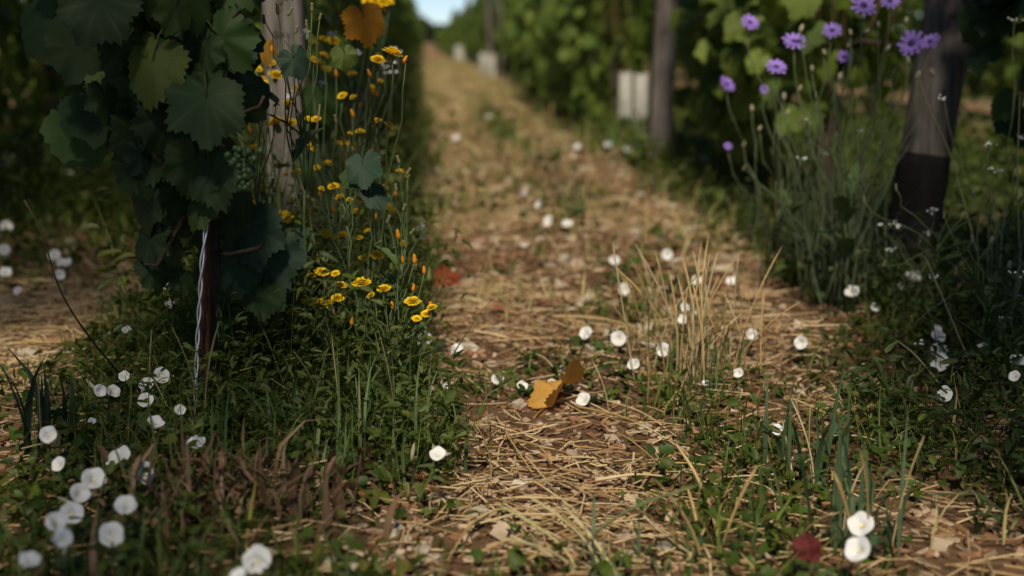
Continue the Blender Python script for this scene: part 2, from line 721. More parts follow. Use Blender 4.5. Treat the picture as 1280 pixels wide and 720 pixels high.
# ---- cover maps
def cover_green(x, y):
    n = vnoise(x, y, 0.35, 3) - 0.5
    n2 = vnoise(x, y, 0.12, 4) - 0.5
    u = (x - ROW_L) / PITCHX
    k = np.round(u)
    d = x - (ROW_L + k * PITCHX)
    left = np.where(d > 0, np.clip((0.37 - d + 0.20 * n) / 0.10, 0, 1), np.clip((0.36 + d + 0.25 * n) / 0.12, 0, 1))
    right_row = np.clip((x - 0.86 + 0.22 * n) / 0.14, 0, 1) * np.clip((1.62 - x + .2 * n) / .12, 0, 1)
    g = np.where(k == 0, left, np.where(k == 1, np.maximum(right_row, 0), left))
    strip = np.clip(1 - np.abs(x - 0.50 - 0.05 * np.sin(y * 1.3)) / 0.20, 0, 1) * np.clip(0.62 + 2.2 * n, 0, 1)
    right_row = np.maximum(right_row, np.clip((x - .62 + .3 * n) / .1, 0, 1) * np.clip((1.62 - x) / .1, 0, 1) * np.clip((3.0 - y) / .4, 0, 1) * np.clip(.62 + 1.8 * n, 0, 1))
    g = np.where(k == 1, np.maximum(g, right_row), np.maximum(g, np.where(x > .4, right_row, 0)))
    corner = np.clip((2.15 - y) / 0.3, 0, 1) * np.clip((x - 0.24) / 0.12, 0, 1) * np.clip((.80 - x) / .1, 0, 1) * np.clip(0.55 + 2.2 * n, 0, 1)
    speck = np.clip((vnoise(x, y, 0.22, 2) - .64) * 3.0, 0, .45)
    far_alley = np.clip((-.7 - x) / .1, 0, 1) * np.clip((y - 3.3) / .8, 0, 1) * np.clip(.75 + n, 0, 1)
    far_alley = np.maximum(far_alley, np.clip((x - 1.6) / .1, 0, 1) * np.clip(.8 + n, 0, 1))
    g = np.maximum(g, np.maximum(np.maximum(strip * 0.7, corner * 0.8), np.maximum(speck, far_alley)))
    bare = np.clip(1.35 - np.hypot((x - STONE_XY[0]) / .16, (y - STONE_XY[1]) / .13), 0, 1)
    return np.clip((g + 0.5 * n2 * (g > 0.05)) * (1 - bare), 0, 1)


def sample(n, x0, x1, y0, y1, dens):
    x = rng.uniform(x0, x1, n)
    y = rng.uniform(y0, y1, n)
    keep = rng.random(n) < dens(x, y)
    return x[keep], y[keep]


def place(x, y, lift=0.0):
    return np.stack([x, y, gz(x, y) + lift], 1)


# ================================================================== LITTER
STRAW_COLS = [(0.60, 0.47, 0.28), (0.47, 0.34, 0.175), (0.38, 0.255, 0.12), (0.56, 0.43, 0.25), (0.28, 0.17, 0.08), (0.42, 0.27, 0.12)]
CHIP_COLS = [(0.21, 0.10, 0.050), (0.31, 0.165, 0.085), (0.12, 0.065, 0.036), (0.46, 0.34, 0.22), (0.52, 0.40, 0.28), (0.25, 0.125, 0.06), (0.16, 0.085, 0.045)]


def straw_dens(x, y):
    patch = np.clip(0.12 + 1.5 * (vnoise(x, y, 0.45, 5) - 0.42), 0.10, 1)
    front = np.clip((2.25 - y) / 0.5, 0, 1) * np.clip((0.62 - x) / 0.15, 0, 1)
    alley = np.clip((-0.62 - x) / 0.1, 0, 1) * np.clip((4.2 - y) / .8, 0, 1)
    return np.clip(1.0 - 0.85 * cover_green(x, y), 0.08, 1) * np.maximum(patch, np.maximum(front, alley)) * np.where(np.hypot(x - STONE_XY[0], y - STONE_XY[1]) < .13, .12, 1)


parts = []
for n, box, lr, wr in ((15000, (-1.7, 1.5, 1.0, 2.6), (0.03, 0.13), (0.0012, 0.0026)),
                       (15000, (-2.2, 1.9, 2.6, 5.0), (0.04, 0.15), (0.0014, 0.0032)),
                       (9000, (-2.4, 2.6, 5.0, 11.0), (0.06, 0.18), (0.003, 0.006)),
                       (14000, (-.4, 1.3, 11.0, 34.0), (0.10, 0.30), (0.008, 0.018))):
    x, y = sample(n, *box, straw_dens)
    N = len(x)
    l = rng.uniform(*lr, N) * rng.uniform(.6, 1, N)
    w = rng.uniform(*wr, N)
    rot = rots(rng.uniform(0, 6.28, N), rng.normal(0, 0.10, N), rng.uniform(0, 6.28, N) * .15)
    parts.append((STRAWS, place(x, y, 0.004) + np.stack([0 * x, 0 * x, rng.random(N) ** 2 * 0.016], 1), rot, np.stack([l, w, w], 1), lerp_cols(STRAW_COLS, N)))
tag(link('straw_litter', scatter(parts, 'dry', 'straw_litter', False)), 'loose dry chopped straw strewn over the path between the vine rows', 'straw', kind='stuff')

parts = []
for n, box, sr in ((24000, (-1.7, 1.6, 1.0, 3.0), (0.006, 0.020)), (14000, (-2.2, 1.9, 3.0, 6.0), (0.010, 0.034)), (7000, (-2.4, 2.6, 6.0, 11.0), (0.02, 0.05)), (7000, (-.4, 1.3, 11.0, 34.0), (0.05, 0.12))):
    x, y = sample(n, *box, lambda x, y: np.clip(1.0 - 0.7 * cover_green(x, y), 0.1, 1))
    N = len(x)
    l = rng.uniform(*sr, N)
    w = l * rng.uniform(.18, .6, N)
    h = np.minimum(l * rng.uniform(.08, .3, N), .006)
    rot = rots(rng.uniform(0, 6.28, N), rng.normal(0, 0.25, N), rng.normal(0, 0.25, N))
    parts.append((CHIPS, place(x, y, 0.002), rot, np.stack([l, w, h], 1), lerp_cols(CHIP_COLS, N)))
tag(link('bark_litter', scatter(parts, 'dry', 'bark_litter', False)), 'brown bark chips and crumbled dead leaves covering the soil of the path', 'litter', kind='stuff')

parts = []
x, y = sample(900, -1.5, 1.7, 1.1, 7.0, lambda x, y: np.clip(0.5 - 0.4 * cover_green(x, y), .05, 1))
N = len(x)
l = rng.uniform(.008, .028, N) * (1 + .1 * y)
rot = rots(rng.uniform(0, 6.28, N), rng.normal(0, .2, N), rng.normal(0, .2, N))
parts.append((CHIPS, place(x, y, .003), rot, np.stack([l, l * rng.uniform(.6, .9, N), l * rng.uniform(.3, .6, N)], 1), lerp_cols([(0.5, .42, .32), (.40, .31, .22), (.58, .5, .4)], N)))
tag(link('gravel', scatter(parts, 'dry', 'gravel', False)), 'small pale limestone gravel scattered in the path litter', 'gravel', kind='stuff')

# ================================================================== LOW GREEN COVER
HERB_COLS = [(0.045, 0.085, 0.012), (0.068, 0.115, 0.014), (0.095, 0.130, 0.018), (0.040, 0.072, 0.016), (0.13, 0.13, 0.022)]
GRASS_COLS = [(0.078, 0.115, 0.016), (0.115, 0.145, 0.024), (0.062, 0.098, 0.022), (0.18, 0.155, 0.035), (0.055, 0.092, 0.025)]
parts = []
for n, box, sr, hh in ((38000, (-1.2, 1.7, 1.0, 3.2), (0.008, 0.022), 0.038), (18000, (-2.3, 2.7, 3.2, 6.0), (0.018, 0.040), 0.08), (12000, (-2.4, 2.9, 6.0, 13.0), (0.035, 0.07), 0.10)):
    x, y = sample(n, *box, lambda x, y: cover_green(x, y) ** 1.3)
    N = len(x)
    s = rng.uniform(*sr, N)
    h = rng.random(N) ** 1.4 * hh * (0.4 + cover_green(x, y))
    rot = rots(rng.uniform(0, 6.28, N), rng.normal(0, .5, N), rng.normal(-.1, .55, N))
    parts.append((ARROWS + OVALS, place(x, y, .006) + np.stack([0 * x, 0 * x, h], 1), rot, np.stack([s * rng.uniform(.7, 1.1, N), s, s], 1), lerp_cols(HERB_COLS, N, .25)))
tag(link('ground_cover', scatter(parts, 'foliage', 'ground_cover')), 'low green mat of creeping weed leaves at the foot of the vines', 'weeds', kind='stuff')

parts = []
for n, box, lr, wr in ((12000, (-1.2, 1.7, 1.0, 3.2), (0.03, 0.12), (0.0016, 0.0045)), (10000, (-2.3, 2.0, 3.2, 6.5), (0.04, 0.16), (0.003, 0.006)), (9000, (-2.6, 3.0, 6.5, 16.0), (0.10, 0.30), (0.006, 0.014))):
    x, y = sample(n, *box, lambda x, y: np.clip(cover_green(x, y) * (0.3 + vnoise(x, y, .25, 6)), 0, 1))
    N = len(x)
    l = rng.uniform(*lr, N) * (0.5 + 0.7 * cover_green(x, y))
    w = rng.uniform(*wr, N)
    rot = rots(rng.uniform(0, 6.28, N), rng.normal(0.1, .28, N), rng.normal(0, .2, N))
    parts.append((BLADES, place(x, y, -.003), rot, np.stack([l, w, l], 1), lerp_cols(GRASS_COLS, N, .2)))
# sparse dry standing grass over the whole path
for n, box, lr in ((900, (0.1, 1.0, 1.2, 4.0), (0.04, 0.12)), (7000, (0.0, 1.1, 4.0, 16.0), (0.06, 0.20)), (5000, (-.1, 1.15, 16.0, 45.0), (0.08, 0.24))):
    x, y = sample(n, *box, lambda x, y: np.clip(2.2 * (vnoise(x, y, .5, 7) - .30), 0, 1))
    N = len(x)
    l = rng.uniform(*lr, N)
    rot = rots(rng.uniform(0, 6.28, N), rng.normal(0.1, .3, N), rng.normal(0, .2, N))
    parts.append((BLADES, place(x, y, -.003), rot, np.stack([l, rng.uniform(.002, .005, N) * (1 + y * .1), l], 1), lerp_cols([(.40, .32, .13), (.30, .25, .09), (.2, .2, .06), (.5, .4, .2)], N, .2)))
tag(link('verge_grass', scatter(parts, 'blade', 'verge_grass')), 'fine green grass growing along the foot of the rows and path', 'grass', kind='stuff')


# tall thin weeds tangled under both rows
def weed_mass(name, label, x0, x1, y0, y1, n, zmax, cols, big=1.0):
    mb_parts = []
    x = rng.uniform(x0, x1, n)
    y = rng.uniform(y0, y1, n)
    H = zmax * rng.uniform(.35, 1, n)
    lean = rng.normal(0, .18, (n, 2))
    base = place(x, y, 0)
    rot = rots(np.arctan2(lean[:, 1], lean[:, 0]), np.hypot(lean[:, 0], lean[:, 1]), 0 * x)
    mb_parts.append((BLADES_UP, base, rot, np.stack([H, 0 * H + .0035 * big, H], 1), lerp_cols(cols, n)))
    k = 9
    t = rng.uniform(.15, 1, (n, k))
    ax = rot[:, :, 2]
    P = (base[:, None] + ax[:, None] * (H[:, None] * t)[..., None]).reshape(-1, 3) + rng.normal(0, .012, (n * k, 3))
    N = n * k
    s = rng.uniform(.014, .04, N) * big * np.repeat(1.2 - .5 * rng.random(n), k)
    rot2 = rots(rng.uniform(0, 6.28, N), rng.normal(0, .5, N), rng.normal(.2, .6, N))
    mb_parts.append((OVALS[1:] + ARROWS[:1], P, rot2, np.stack([s * .55, s, s], 1), lerp_cols(cols, N, .25)))
    return tag(link(name, scatter(mb_parts, 'foliage', name)), label, 'weeds', kind='stuff')


WEED = [(0.058, 0.092, 0.015), (0.09, 0.128, 0.02), (0.07, 0.098, 0.022), (0.125, 0.14, 0.032)]
weed_mass('verge_weeds', 'tangle of leafy green weeds below the vines with yellow flowers', -.42, -.01, 2.06, 3.2, 900, .30, WEED, .62)
weed_mass('verge_weeds', 'low fresh green weeds spilling from the rusty stake to the path', -.36, .04, 1.86, 2.2, 260, .15, WEED, .6)
weed_mass('verge_weeds', 'tall leafy weeds below the vines around the post by the yellow flowers', -.60, -.06, 2.7, 9.0, 1150, .40, WEED + [(.14, .15, .04)], 1.1)
weed_mass('verge_weeds', 'pale green weeds trailing away along the row of yellow flowers', -.6, -.06, 9.0, 22.0, 800, .36, WEED + [(.14, .15, .04)], 1.7)
weed_mass('verge_weeds', 'grey green wiry weeds around the tall post with the black base', .90, 1.6, 2.2, 4.4, 620, .19, [(0.05, 0.08, 0.02), (.075, .10, .03), (.04, .065, .018)], .8)
weed_mass('verge_weeds', 'low dark green weeds between the broad blades and the stacked bindweed', .68, 1.3, 1.5, 2.4, 380, .12, [(0.05, 0.08, 0.02), (.075, .10, .03), (.04, .065, .018)], .7)
weed_mass('verge_weeds', 'leafy weeds below the vines behind the white guards', .98, 1.5, 4.4, 8.8, 420, .17, WEED, 1.2)
weed_mass('verge_weeds', 'leafy weeds at the foot of the bushy vines beyond the guards', 1.08, 1.5, 8.8, 17.0, 420, .28, WEED, 1.5)


weed_mass('verge_weeds', 'dark weeds filling the alley behind the leaning post', 1.55, 2.7, 2.8, 8.0, 620, .34, WEED[:3], 1.3)
weed_mass('verge_weeds', 'dark weeds in the shaded alley behind the young vine', -2.3, -.75, 4.6, 9.0, 700, .30, WEED[:3], 1.3)

# ================================================================== POSTS
def post(label, base, top, rad, black_base=None, group='wooden trellis posts', n=18, seed=0):
    rr = random.Random(seed)
    base, top = Vector(base), Vector(top)
    root = thing('trellis_post', label, 'post', base, group)
    ax = (top - base).normalized()
    H = (top - base).length
    fl = [1 + rr.uniform(-.13, .10) for _ in range(n)]
    for j in (rr.randrange(n), rr.randrange(n), rr.randrange(n)):
        fl[j] *= .80
    rings = [-0.12] + [H * i / 14 for i in range(15)]

    def section(z0, z1, name, mat, grow=1.0):
        V, T = [], []
        zs = [z for z in np.linspace(z0, z1, 16)]
        a = ax.cross(Vector((0, 1, 0.01))).normalized()
        b = ax.cross(a)
        for q, z in enumerate(zs):
            wob = Vector((math.sin(z * 3 + seed) * .004, math.cos(z * 2.3 + seed) * .004, 0))
            for j in range(n):
                t = 2 * math.pi * j / n
                r = rad * grow * fl[j] * (1.05 - .1 * z / H) * (1 + rr.uniform(-.025, .025))
                V.append(ax * z + wob + (a * math.cos(t) + b * math.sin(t)) * r)
        for q in range(15):
            for j in range(n):
                i0, i1 = q * n + j, q * n + (j + 1) % n
                T += [(i0, i1, i1 + n), (i0, i1 + n, i0 + n)]
        V.append(ax * (z1 + .006))
        for j in range(n):
            T.append((len(V) - 1, 15 * n + j, 15 * n + (j + 1) % n))
        V = [tuple(v) for v in V]
        return link(name, mesh_np(name, V, T, mat), root)
    if black_base:
        o = section(-.12, black_base, 'black_foot', 'black_base', 1.03)  # lowest section gets its own near-black material
        o['label'] = 'black foot of the post'
        section(black_base - .02, H, 'shaft', 'grey_wood')
    else:
        section(-.12, H, 'shaft', 'grey_wood')
    # staples and trellis wire clips
    for z in (0.62, 1.0, 1.4):
        mb = MB()
        c = ax * z + Vector((-rad * .2, -rad * 1.02, 0))
        mb.tube([c + Vector((-.012, .012, 0)), c + Vector((-.012, -.006, .002)), c + Vector((.012, -.006, -.002)), c + Vector((.012, .012, 0))], .0016, 5)
        link('staple', mb.mesh('staple', 'rust'), root)
    return root


pL = at(355, 52, 3.45)
post('weathered grey post standing among the yellow flowers', (pL.x, 3.45, 0), (pL.x + .01, 3.46, 1.75), .053, seed=1)
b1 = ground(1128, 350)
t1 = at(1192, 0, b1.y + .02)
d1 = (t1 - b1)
post('grey post leaning outward with a black foot beside mauve flowers', b1, b1 + d1 * (1.7 / d1.z), .058, black_base=.30, seed=2)
b2 = ground(824, 206)
post('grey split post standing in front of the white vine guards', b2, (b2.x + .06, b2.y, 1.7), .058, seed=3)
for k, yy in enumerate((10.9, 14.6, 18.2, 22.0, 26.0, 30, 34, 38, 42)):
    post('grey post half hidden in the vine leaves further along the row', (ROW_R, yy, 0), (ROW_R + random.uniform(-.08, .1), yy, 1.75 + .1 * (k % 2)), .05, seed=10 + k, n=10, group='far trellis posts')
for k, yy in enumerate((7.1, 10.8, 14.5, 18.2, 22)):
    post('grey post half hidden in the leaves of the row of yellow flowers', (ROW_L, yy, 0), (ROW_L + .03, yy, 1.75), .05, seed=30 + k, n=10, group='far trellis posts')
post('dark post in the shaded vine row across the next alley', (-1.89, 7.6, 0), (-1.88, 7.6, 1.7), .05, seed=44, n=10, group='far trellis posts')


# ================================================================== VINE GUARDS
def guard(label, x, y, h=.41, w=.072):
    root = thing('vine_guard', label, 'guard', (x, y, gzf(x, y)), 'white vine guards around young vines')
    a0 = random.uniform(-.25, .25)
    for k in range(4):
        a = a0 + k * math.pi / 2
        mb = MB()
        n = 6
        V, T = [], []
        ux, uy = math.cos(a), math.sin(a)
        for side in (0, 1):
            for i in range(n + 1):
                t = (i / n - .5) * w * .985
                off = w / 2 + (.0016 if i % 2 else 0) - side * .003
                for z in (0, h + .006 * math.sin(i + k)):
                    V.append((-uy * t + ux * off, ux * t + uy * off, z - .02))
        m = 2 * (n + 1)
        for i in range(n):
            p = 2 * i
            T += [(p, p + 1, p + 3), (p, p + 3, p + 2), (m + p, m + p + 3, m + p + 1), (m + p, m + p + 2, m + p + 3)]
            T += [(p + 1, m + p + 1, m + p + 3), (p + 1, m + p + 3, p + 3)]
        mb.add(V, T)
        link('panel', mb.mesh('panel', 'guard_plastic', smooth=False), root)
    mb = MB()
    mb.tube([(w * .2, w * .2, -.05), (w * .2, w * .2, h + .05)], .006, 6)
    link('stake', mb.mesh('stake', 'cane'), root)
    return root


guard('white plastic vine guard close behind the split grey post', ROW_R, 7.95)
guard('white plastic vine guard next to the one behind the grey post', ROW_R - .01, 8.55)
for k, yy in enumerate((23.2, 24.4, 25.6, 27.0)):
    guard('pale vine guard in the close line of guards beyond the leafy vines', 1.08 + .01 * (k % 2), yy, w=.10)
for k, yy in enumerate((41.5, 43.5, 46)):
    guard('small far vine guard near the end of the path', 1.06, yy, w=.17, h=.5)


# ================================================================== VINES
def vine_trunk_mesh(seed, h=.55, r=.022):
    rr = random.Random(seed)
    mb = MB()
    pts = [(rr.gauss(0, .012), rr.gauss(0, .02), h * i / 8 - .05) for i in range(9)]
    mb.tube(pts, [r * (1.35 - .05 * i) * rr.uniform(.85, 1.15) for i in range(9)], 9, jit=.12)
    top = Vector(pts[-1])
    for s in (-1, 1):
        mb.tube([top, top + Vector((rr.gauss(0, .01), s * .12, .04)), top + Vector((rr.gauss(0, .02), s * .3, .06)), top + Vector((0, s * .48, .05))], [r * .8, r * .6, r * .45, r * .3], 7, jit=.1)
    return mb.mesh('trunk', 'bark')


def cane_mesh(seed, z0=.5, z1=1.6, n=7):
    rr = random.Random(seed)
    mb = MB()
    for k in range(n):
        y = -.48 + .96 * k / (n - 1)
        p = [(0, y, z0 + .02)]
        for i in range(1, 6):
            p.append((rr.gauss(0, .05) * i * .5, y + rr.gauss(0, .04), z0 + (z1 - z0) * i / 5 * rr.uniform(.92, 1.05)))
        mb.tube(p, [.0055, .005, .0045, .004, .003, .002], 5)
    return mb.mesh('cane', 'cane')


TRUNKS = [vine_trunk_mesh(i) for i in range(5)]
CANES = [cane_mesh(i) for i in range(4)]


def leaf_cloud(n, lo, hi, hx, hy, size, seed, cols, inner=0.6):
    g = np.random.default_rng(seed)
    z = lo + (hi - lo) * g.random(n) ** .9
    side = np.where(g.random(n) < .5, -1, 1)
    cl = np.sin(g.random(n) * 6.28)
    prof = 0.65 + .5 * np.sin(np.clip((z - lo) / (hi - lo), 0, 1) * 3.1) * (.7 + .5 * g.random(n))
    x = side * hx * prof * (inner + (1 - inner) * g.random(n)) * g.random(n) ** .35
    y = g.uniform(-hy, hy, n)
    # clumps and gaps
    keep = vnoise(y * 1.0 + seed, z, .22, seed % 8) + .25 * g.random(n) > .36
    x, y, z, side = x[keep], y[keep], z[keep], side[keep]
    N = len(x)
    # rot: columns x,y(tip),z(normal)
    nrm = np.stack([side * 1.0 + g.normal(0, .5, N), g.normal(0, .6, N), .45 + g.normal(0, .45, N)], 1)
    nrm /= np.linalg.norm(nrm, axis=1)[:, None]
    tip = np.stack([side * .5 + g.normal(0, .4, N), g.normal(0, .6, N), -.9 + g.normal(0, .35, N)], 1)
    tip -= nrm * (tip * nrm).sum(1)[:, None]
    tip /= np.linalg.norm(tip, axis=1)[:, None]
    xx = np.cross(tip, nrm)
    rot = np.stack([xx, tip, nrm], -1)
    s = g.uniform(.6, 1.1, N) * size
    return np.stack([x, y, z], 1), rot, np.stack([s] * 3, 1), lerp_cols(cols, N, .25)


FOL_DENSE = [scatter([(LEAF_LO, *leaf_cloud(520, .12, 1.55, .30, .62, .066, 100 + i, VINE_LIT))], 'foliage', 'foliage') for i in range(4)]
FOL_HIGH = [scatter([(LEAF_LO, *leaf_cloud(460, .36, 1.62, .26, .62, .066, 120 + i, VINE_LIT))], 'foliage', 'foliage') for i in range(3)]
vcount = 0


def far_vine(x, y, label, group, fol):
    global vcount
    vcount += 1
    root = thing('grape_vine', label, 'vine', (x, y, gzf(x, y)), group)
    root.rotation_euler.z = math.pi * random.randint(0, 1)
    link('trunk', TRUNKS[vcount % 5], root)
    link('cane', CANES[vcount % 4], root)
    f = link('foliage', fol[vcount % len(fol)], root)
    f['kind'] = 'stuff'
    s = random.uniform(.92, 1.08)
    root.scale = (s, 1, s)
    return root


def near_vine(x, y, label, group, nleaf, lo, hi, face, seed, cols, nfol=260, size=.068, hx=.27, trunk=True, meshes=None, yfwd=0.5, hy=.6):
    """a vine whose leaves towards the path (face = +1 / -1 in x) are single pieces"""
    rr = random.Random(seed)
    root = thing('grape_vine', label, 'vine', (x, y, gzf(x, y)), group)
    if trunk:
        link('trunk', TRUNKS[seed % 5], root)
        link('cane', CANES[seed % 4], root)
    if nfol:
        f = link('foliage', scatter([(LEAF_LO, *leaf_cloud(nfol, lo, hi, hx * .8, hy, size, 300 + seed, cols))], 'foliage', 'foliage'), root)
        f['kind'] = 'stuff'
    ms = meshes or LEAF_MD
    for k in range(nleaf):
        z = lo + (hi - lo) * rr.random()
        loc = (face * hx * rr.uniform(.6, 1.25) * (.7 + .4 * math.sin((z - lo) / (hi - lo) * 3)), rr.uniform(-hy, hy), z)
        nrm = (face * rr.uniform(.4, 1) + rr.gauss(0, .3), -yfwd + rr.gauss(0, .45), .4 + rr.gauss(0, .4))
        tip = (face * .4 + rr.gauss(0, .4), rr.gauss(0, .5), -1 + rr.gauss(0, .35))
        c = np.array(rr.choice(cols)) * rr.uniform(.75, 1.3)
        link('vine_leaf', rr.choice(ms), root, leaf_matrix(loc, nrm, tip, size * rr.uniform(.65, 1.15)), colour=tuple(c))
    return root


G_R, G_L = 'vines along the row with white guards', 'vines along the row with yellow flowers'
# right row
v_r0 = near_vine(ROW_R + .10, 0.95, 'leafy vine in the black-footed post row, out beside the path', G_R, 0, .45, 1.65, -1, 61, VINE_COLS, nfol=420, hx=.3)
v_r1 = near_vine(ROW_R + .10, 1.85, 'dark vine in the black-footed post row before the leaning post', G_R, 30, .50, 1.65, -1, 62, VINE_COLS, nfol=320, hx=.3, hy=.4)
v_r2 = near_vine(ROW_R + .21, 2.66, 'dark leafy vine right beside the leaning post with black foot', G_R, 210, .36, 1.5, -1, 63, VINE_COLS, nfol=460, hx=.2, hy=.36)
for k, (yy, lo) in enumerate(((4.45, .34), (5.1, .22), (5.75, .22))):
    near_vine(ROW_R + .06, yy, ('bright green vine between the leaning post and the split post', 'vine with low bright leaves behind the mauve flowers', 'vine with drooping leaves midway to the split grey post', 'vine just before the split grey post')[k], G_R, 170, lo, 1.6, -1, 70 + k, VINE_LIT[:3], nfol=300, hy=.42, hx=(.27, .25, .16)[k])
y = 9.4
k = 0
while y < 46:
    if not (22.5 < y < 27.3):
        if y < 14:
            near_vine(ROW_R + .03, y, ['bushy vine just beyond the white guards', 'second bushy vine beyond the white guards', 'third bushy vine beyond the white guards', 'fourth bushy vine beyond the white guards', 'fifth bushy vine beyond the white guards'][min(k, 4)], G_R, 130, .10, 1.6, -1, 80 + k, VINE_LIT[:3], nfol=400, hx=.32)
        else:
            far_vine(ROW_R + random.uniform(.15, .22), y, 'leafy vine in the bright row leading away beyond the white guards', G_R, FOL_DENSE)
    k += 1
    y += 1.05
# added shoots and leaves above the view, placed to shade path edges and alley
def shade_overhang(root, x0, x1, y0, y1, z0, z1, n, seed, nsh=7):
    g = np.random.default_rng(seed)
    b = Vector(root.location)
    mb = MB()
    P = []
    for k in range(nsh):
        ya = g.uniform(y0, y1)
        st = curve_pts((b.x, ya, z0 - .1), (x0 + (x1 - x0) * g.uniform(0, .5), ya + g.normal(0, .1), g.uniform(z0, z1)), .5, 9, .02)
        mb.tube([q - b for q in st], list(np.linspace(.005, .002, 9)), 5)
    link('shade_shoot', mb.mesh('shade_shoot', 'cane'), root)
    pts, rot, sc, ti = leaf_cloud(n, z0, z1, 1, 1, .07, seed, VINE_COLS)
    N = len(pts)
    pts[:, 0] = g.uniform(x0, x1, N) - b.x
    pts[:, 1] = g.uniform(y0, y1, N) - b.y
    rot = rots(g.uniform(0, 6.28, N), g.normal(0, .5, N), g.normal(0, .5, N))
    o = link('shade_foliage', scatter([(LEAF_LO, pts, rot, sc, ti)], 'foliage', 'shade_foliage'), root)
    o['kind'] = 'stuff'


shade_overhang(v_r0, .58, 1.5, -.5, 1.2, 1.2, 1.75, 620, 31)  # added unseen leaves that shade the right foreground
shade_overhang(v_r1, .72, 1.5, 1.2, 2.3, 1.2, 1.75, 210, 32)
shade_overhang(v_r2, .85, 1.55, 2.2, 3.1, 1.15, 1.7, 100, 33)
# left row
near_vine(ROW_L - .03, -0.45, 'vine in the yellow flower row beside where one stands', G_L, 0, .70, 1.65, 1, 51, VINE_COLS, nfol=120, hx=.24)
v_l1 = near_vine(ROW_L - .12, 0.60, 'vine in the yellow flower row before the rusty stake', G_L, 0, .85, 1.65, 1, 52, VINE_COLS, nfol=110, hx=.22, hy=.5)
shade_overhang(v_l1, -.80, -.36, .85, 1.5, 1.1, 1.8, 80, 35)  # added leaves out of view, shading the staked vine
y = 4.3
k = 0
while y < 46:
    if y < 8:
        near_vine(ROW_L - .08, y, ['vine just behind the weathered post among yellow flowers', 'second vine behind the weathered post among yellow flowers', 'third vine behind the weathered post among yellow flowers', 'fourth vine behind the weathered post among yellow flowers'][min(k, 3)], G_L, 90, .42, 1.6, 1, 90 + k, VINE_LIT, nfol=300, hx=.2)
    else:
        far_vine(ROW_L - .12 + random.uniform(-.03, .03), y, 'leafy vine in the row leading away behind the yellow flowers', G_L, FOL_HIGH)
    k += 1
    y += 1.05
# neighbouring rows
for xr, y0, y1, lab, fol in ((-1.89, 2.0, 30, 'vine in the dark row across the shaded alley', FOL_DENSE), (-3.44, 5.0, 26, 'vine in the second dark row across the shaded alley', FOL_DENSE),
                             (2.76, 2.5, 30, 'vine in the row behind the leaning black-footed post', FOL_HIGH), (4.31, 6.0, 26, 'vine two rows behind the leaning black-footed post', FOL_DENSE)):
    y = y0
    while y < y1:
        v = far_vine(xr + random.uniform(-.04, .04), y, lab, 'vines of the neighbouring rows', fol)
        if xr == -1.89 and y < 10:
            v.rotation_euler.z = 0
            shade_overhang(v, xr - .3, xr + 1.12, y - .5, y + .55, 1.25, 1.85, 430, 700 + int(y * 10))  # added leaf mass above the view to darken the alley
        y += 1.05
# the far end of the rows, where single vines no longer show
parts = []
for kx in range(-9, 11):
    x0 = ROW_L + kx * PITCHX
    y0 = 46 if kx in (0, 1) else 28
    n = 1700
    g = np.random.default_rng(500 + kx)
    yy = y0 + (115 - y0) * g.random(n) ** 1.5
    P, rot, sc, ti = leaf_cloud(n, .12, 1.45, .24, 1, .13, 600 + kx, VINE_LIT)
    P[:, 1] = yy[:len(P)]
    P[:, 0] += x0
    parts.append((LEAF_LO, P, rot, sc * (1 + .5 * (yy[:len(P), None] > 60)), ti))
tag(link('far_vine_rows', scatter(parts, 'foliage', 'far_vine_rows')), 'far leafy vine rows merging towards the end of the path', 'vines', kind='stuff')

# ---- the vine with stake, wire and grapes beside the path
YV = 2.20
base = ground(256, 545)
YV = base.y
root = thing('grape_vine', 'dark young vine with hanging grapes growing up a rusty stake', 'vine', (base.x, base.y, base.z), G_L)
B = Vector(root.location)
mb = MB()
tp = [at(262, 548, YV + .02), at(266, 470, YV + .03), at(262, 400, YV + .015), at(268, 320, YV + .03), at(262, 240, YV + .02), at(268, 150, YV + .03), at(262, 60, YV + .03), at(255, -60, YV + .03), at(260, -250, YV + .04)]
mb.tube([p - B for p in tp], [.013, .011, .010, .009, .009, .008, .007, .006, .005], 8, jit=.1)
for a, b in (((262, 240), (190, 190)), ((268, 150), (330, 120)), ((262, 100), (170, 30)), ((266, 180), (310, 190)), ((262, 240), (180, 330)), ((268, 320), (330, 300)), ((262, 60), (300, 10)), ((255, -60), (150, -60)), ((255, -60), (360, -40))):
    mb.tube([p - B for p in curve_pts(at(*a, YV + .03), at(*b, YV - .05), .1, 6, .006)], [.005, .0045, .004, .0035, .003, .002], 5)
link('trunk', mb.mesh('trunk', 'bark'), root)
rr = random.Random(5)
CAMP = Vector((0, 0, CAM_H))
DK, MD, LT, BL = (0.026, 0.052, 0.015), (0.036, 0.072, 0.016), (0.095, 0.130, 0.020), (0.030, 0.062, 0.036)  # leaf tints with shade, sky reflection and backlight put into the colour
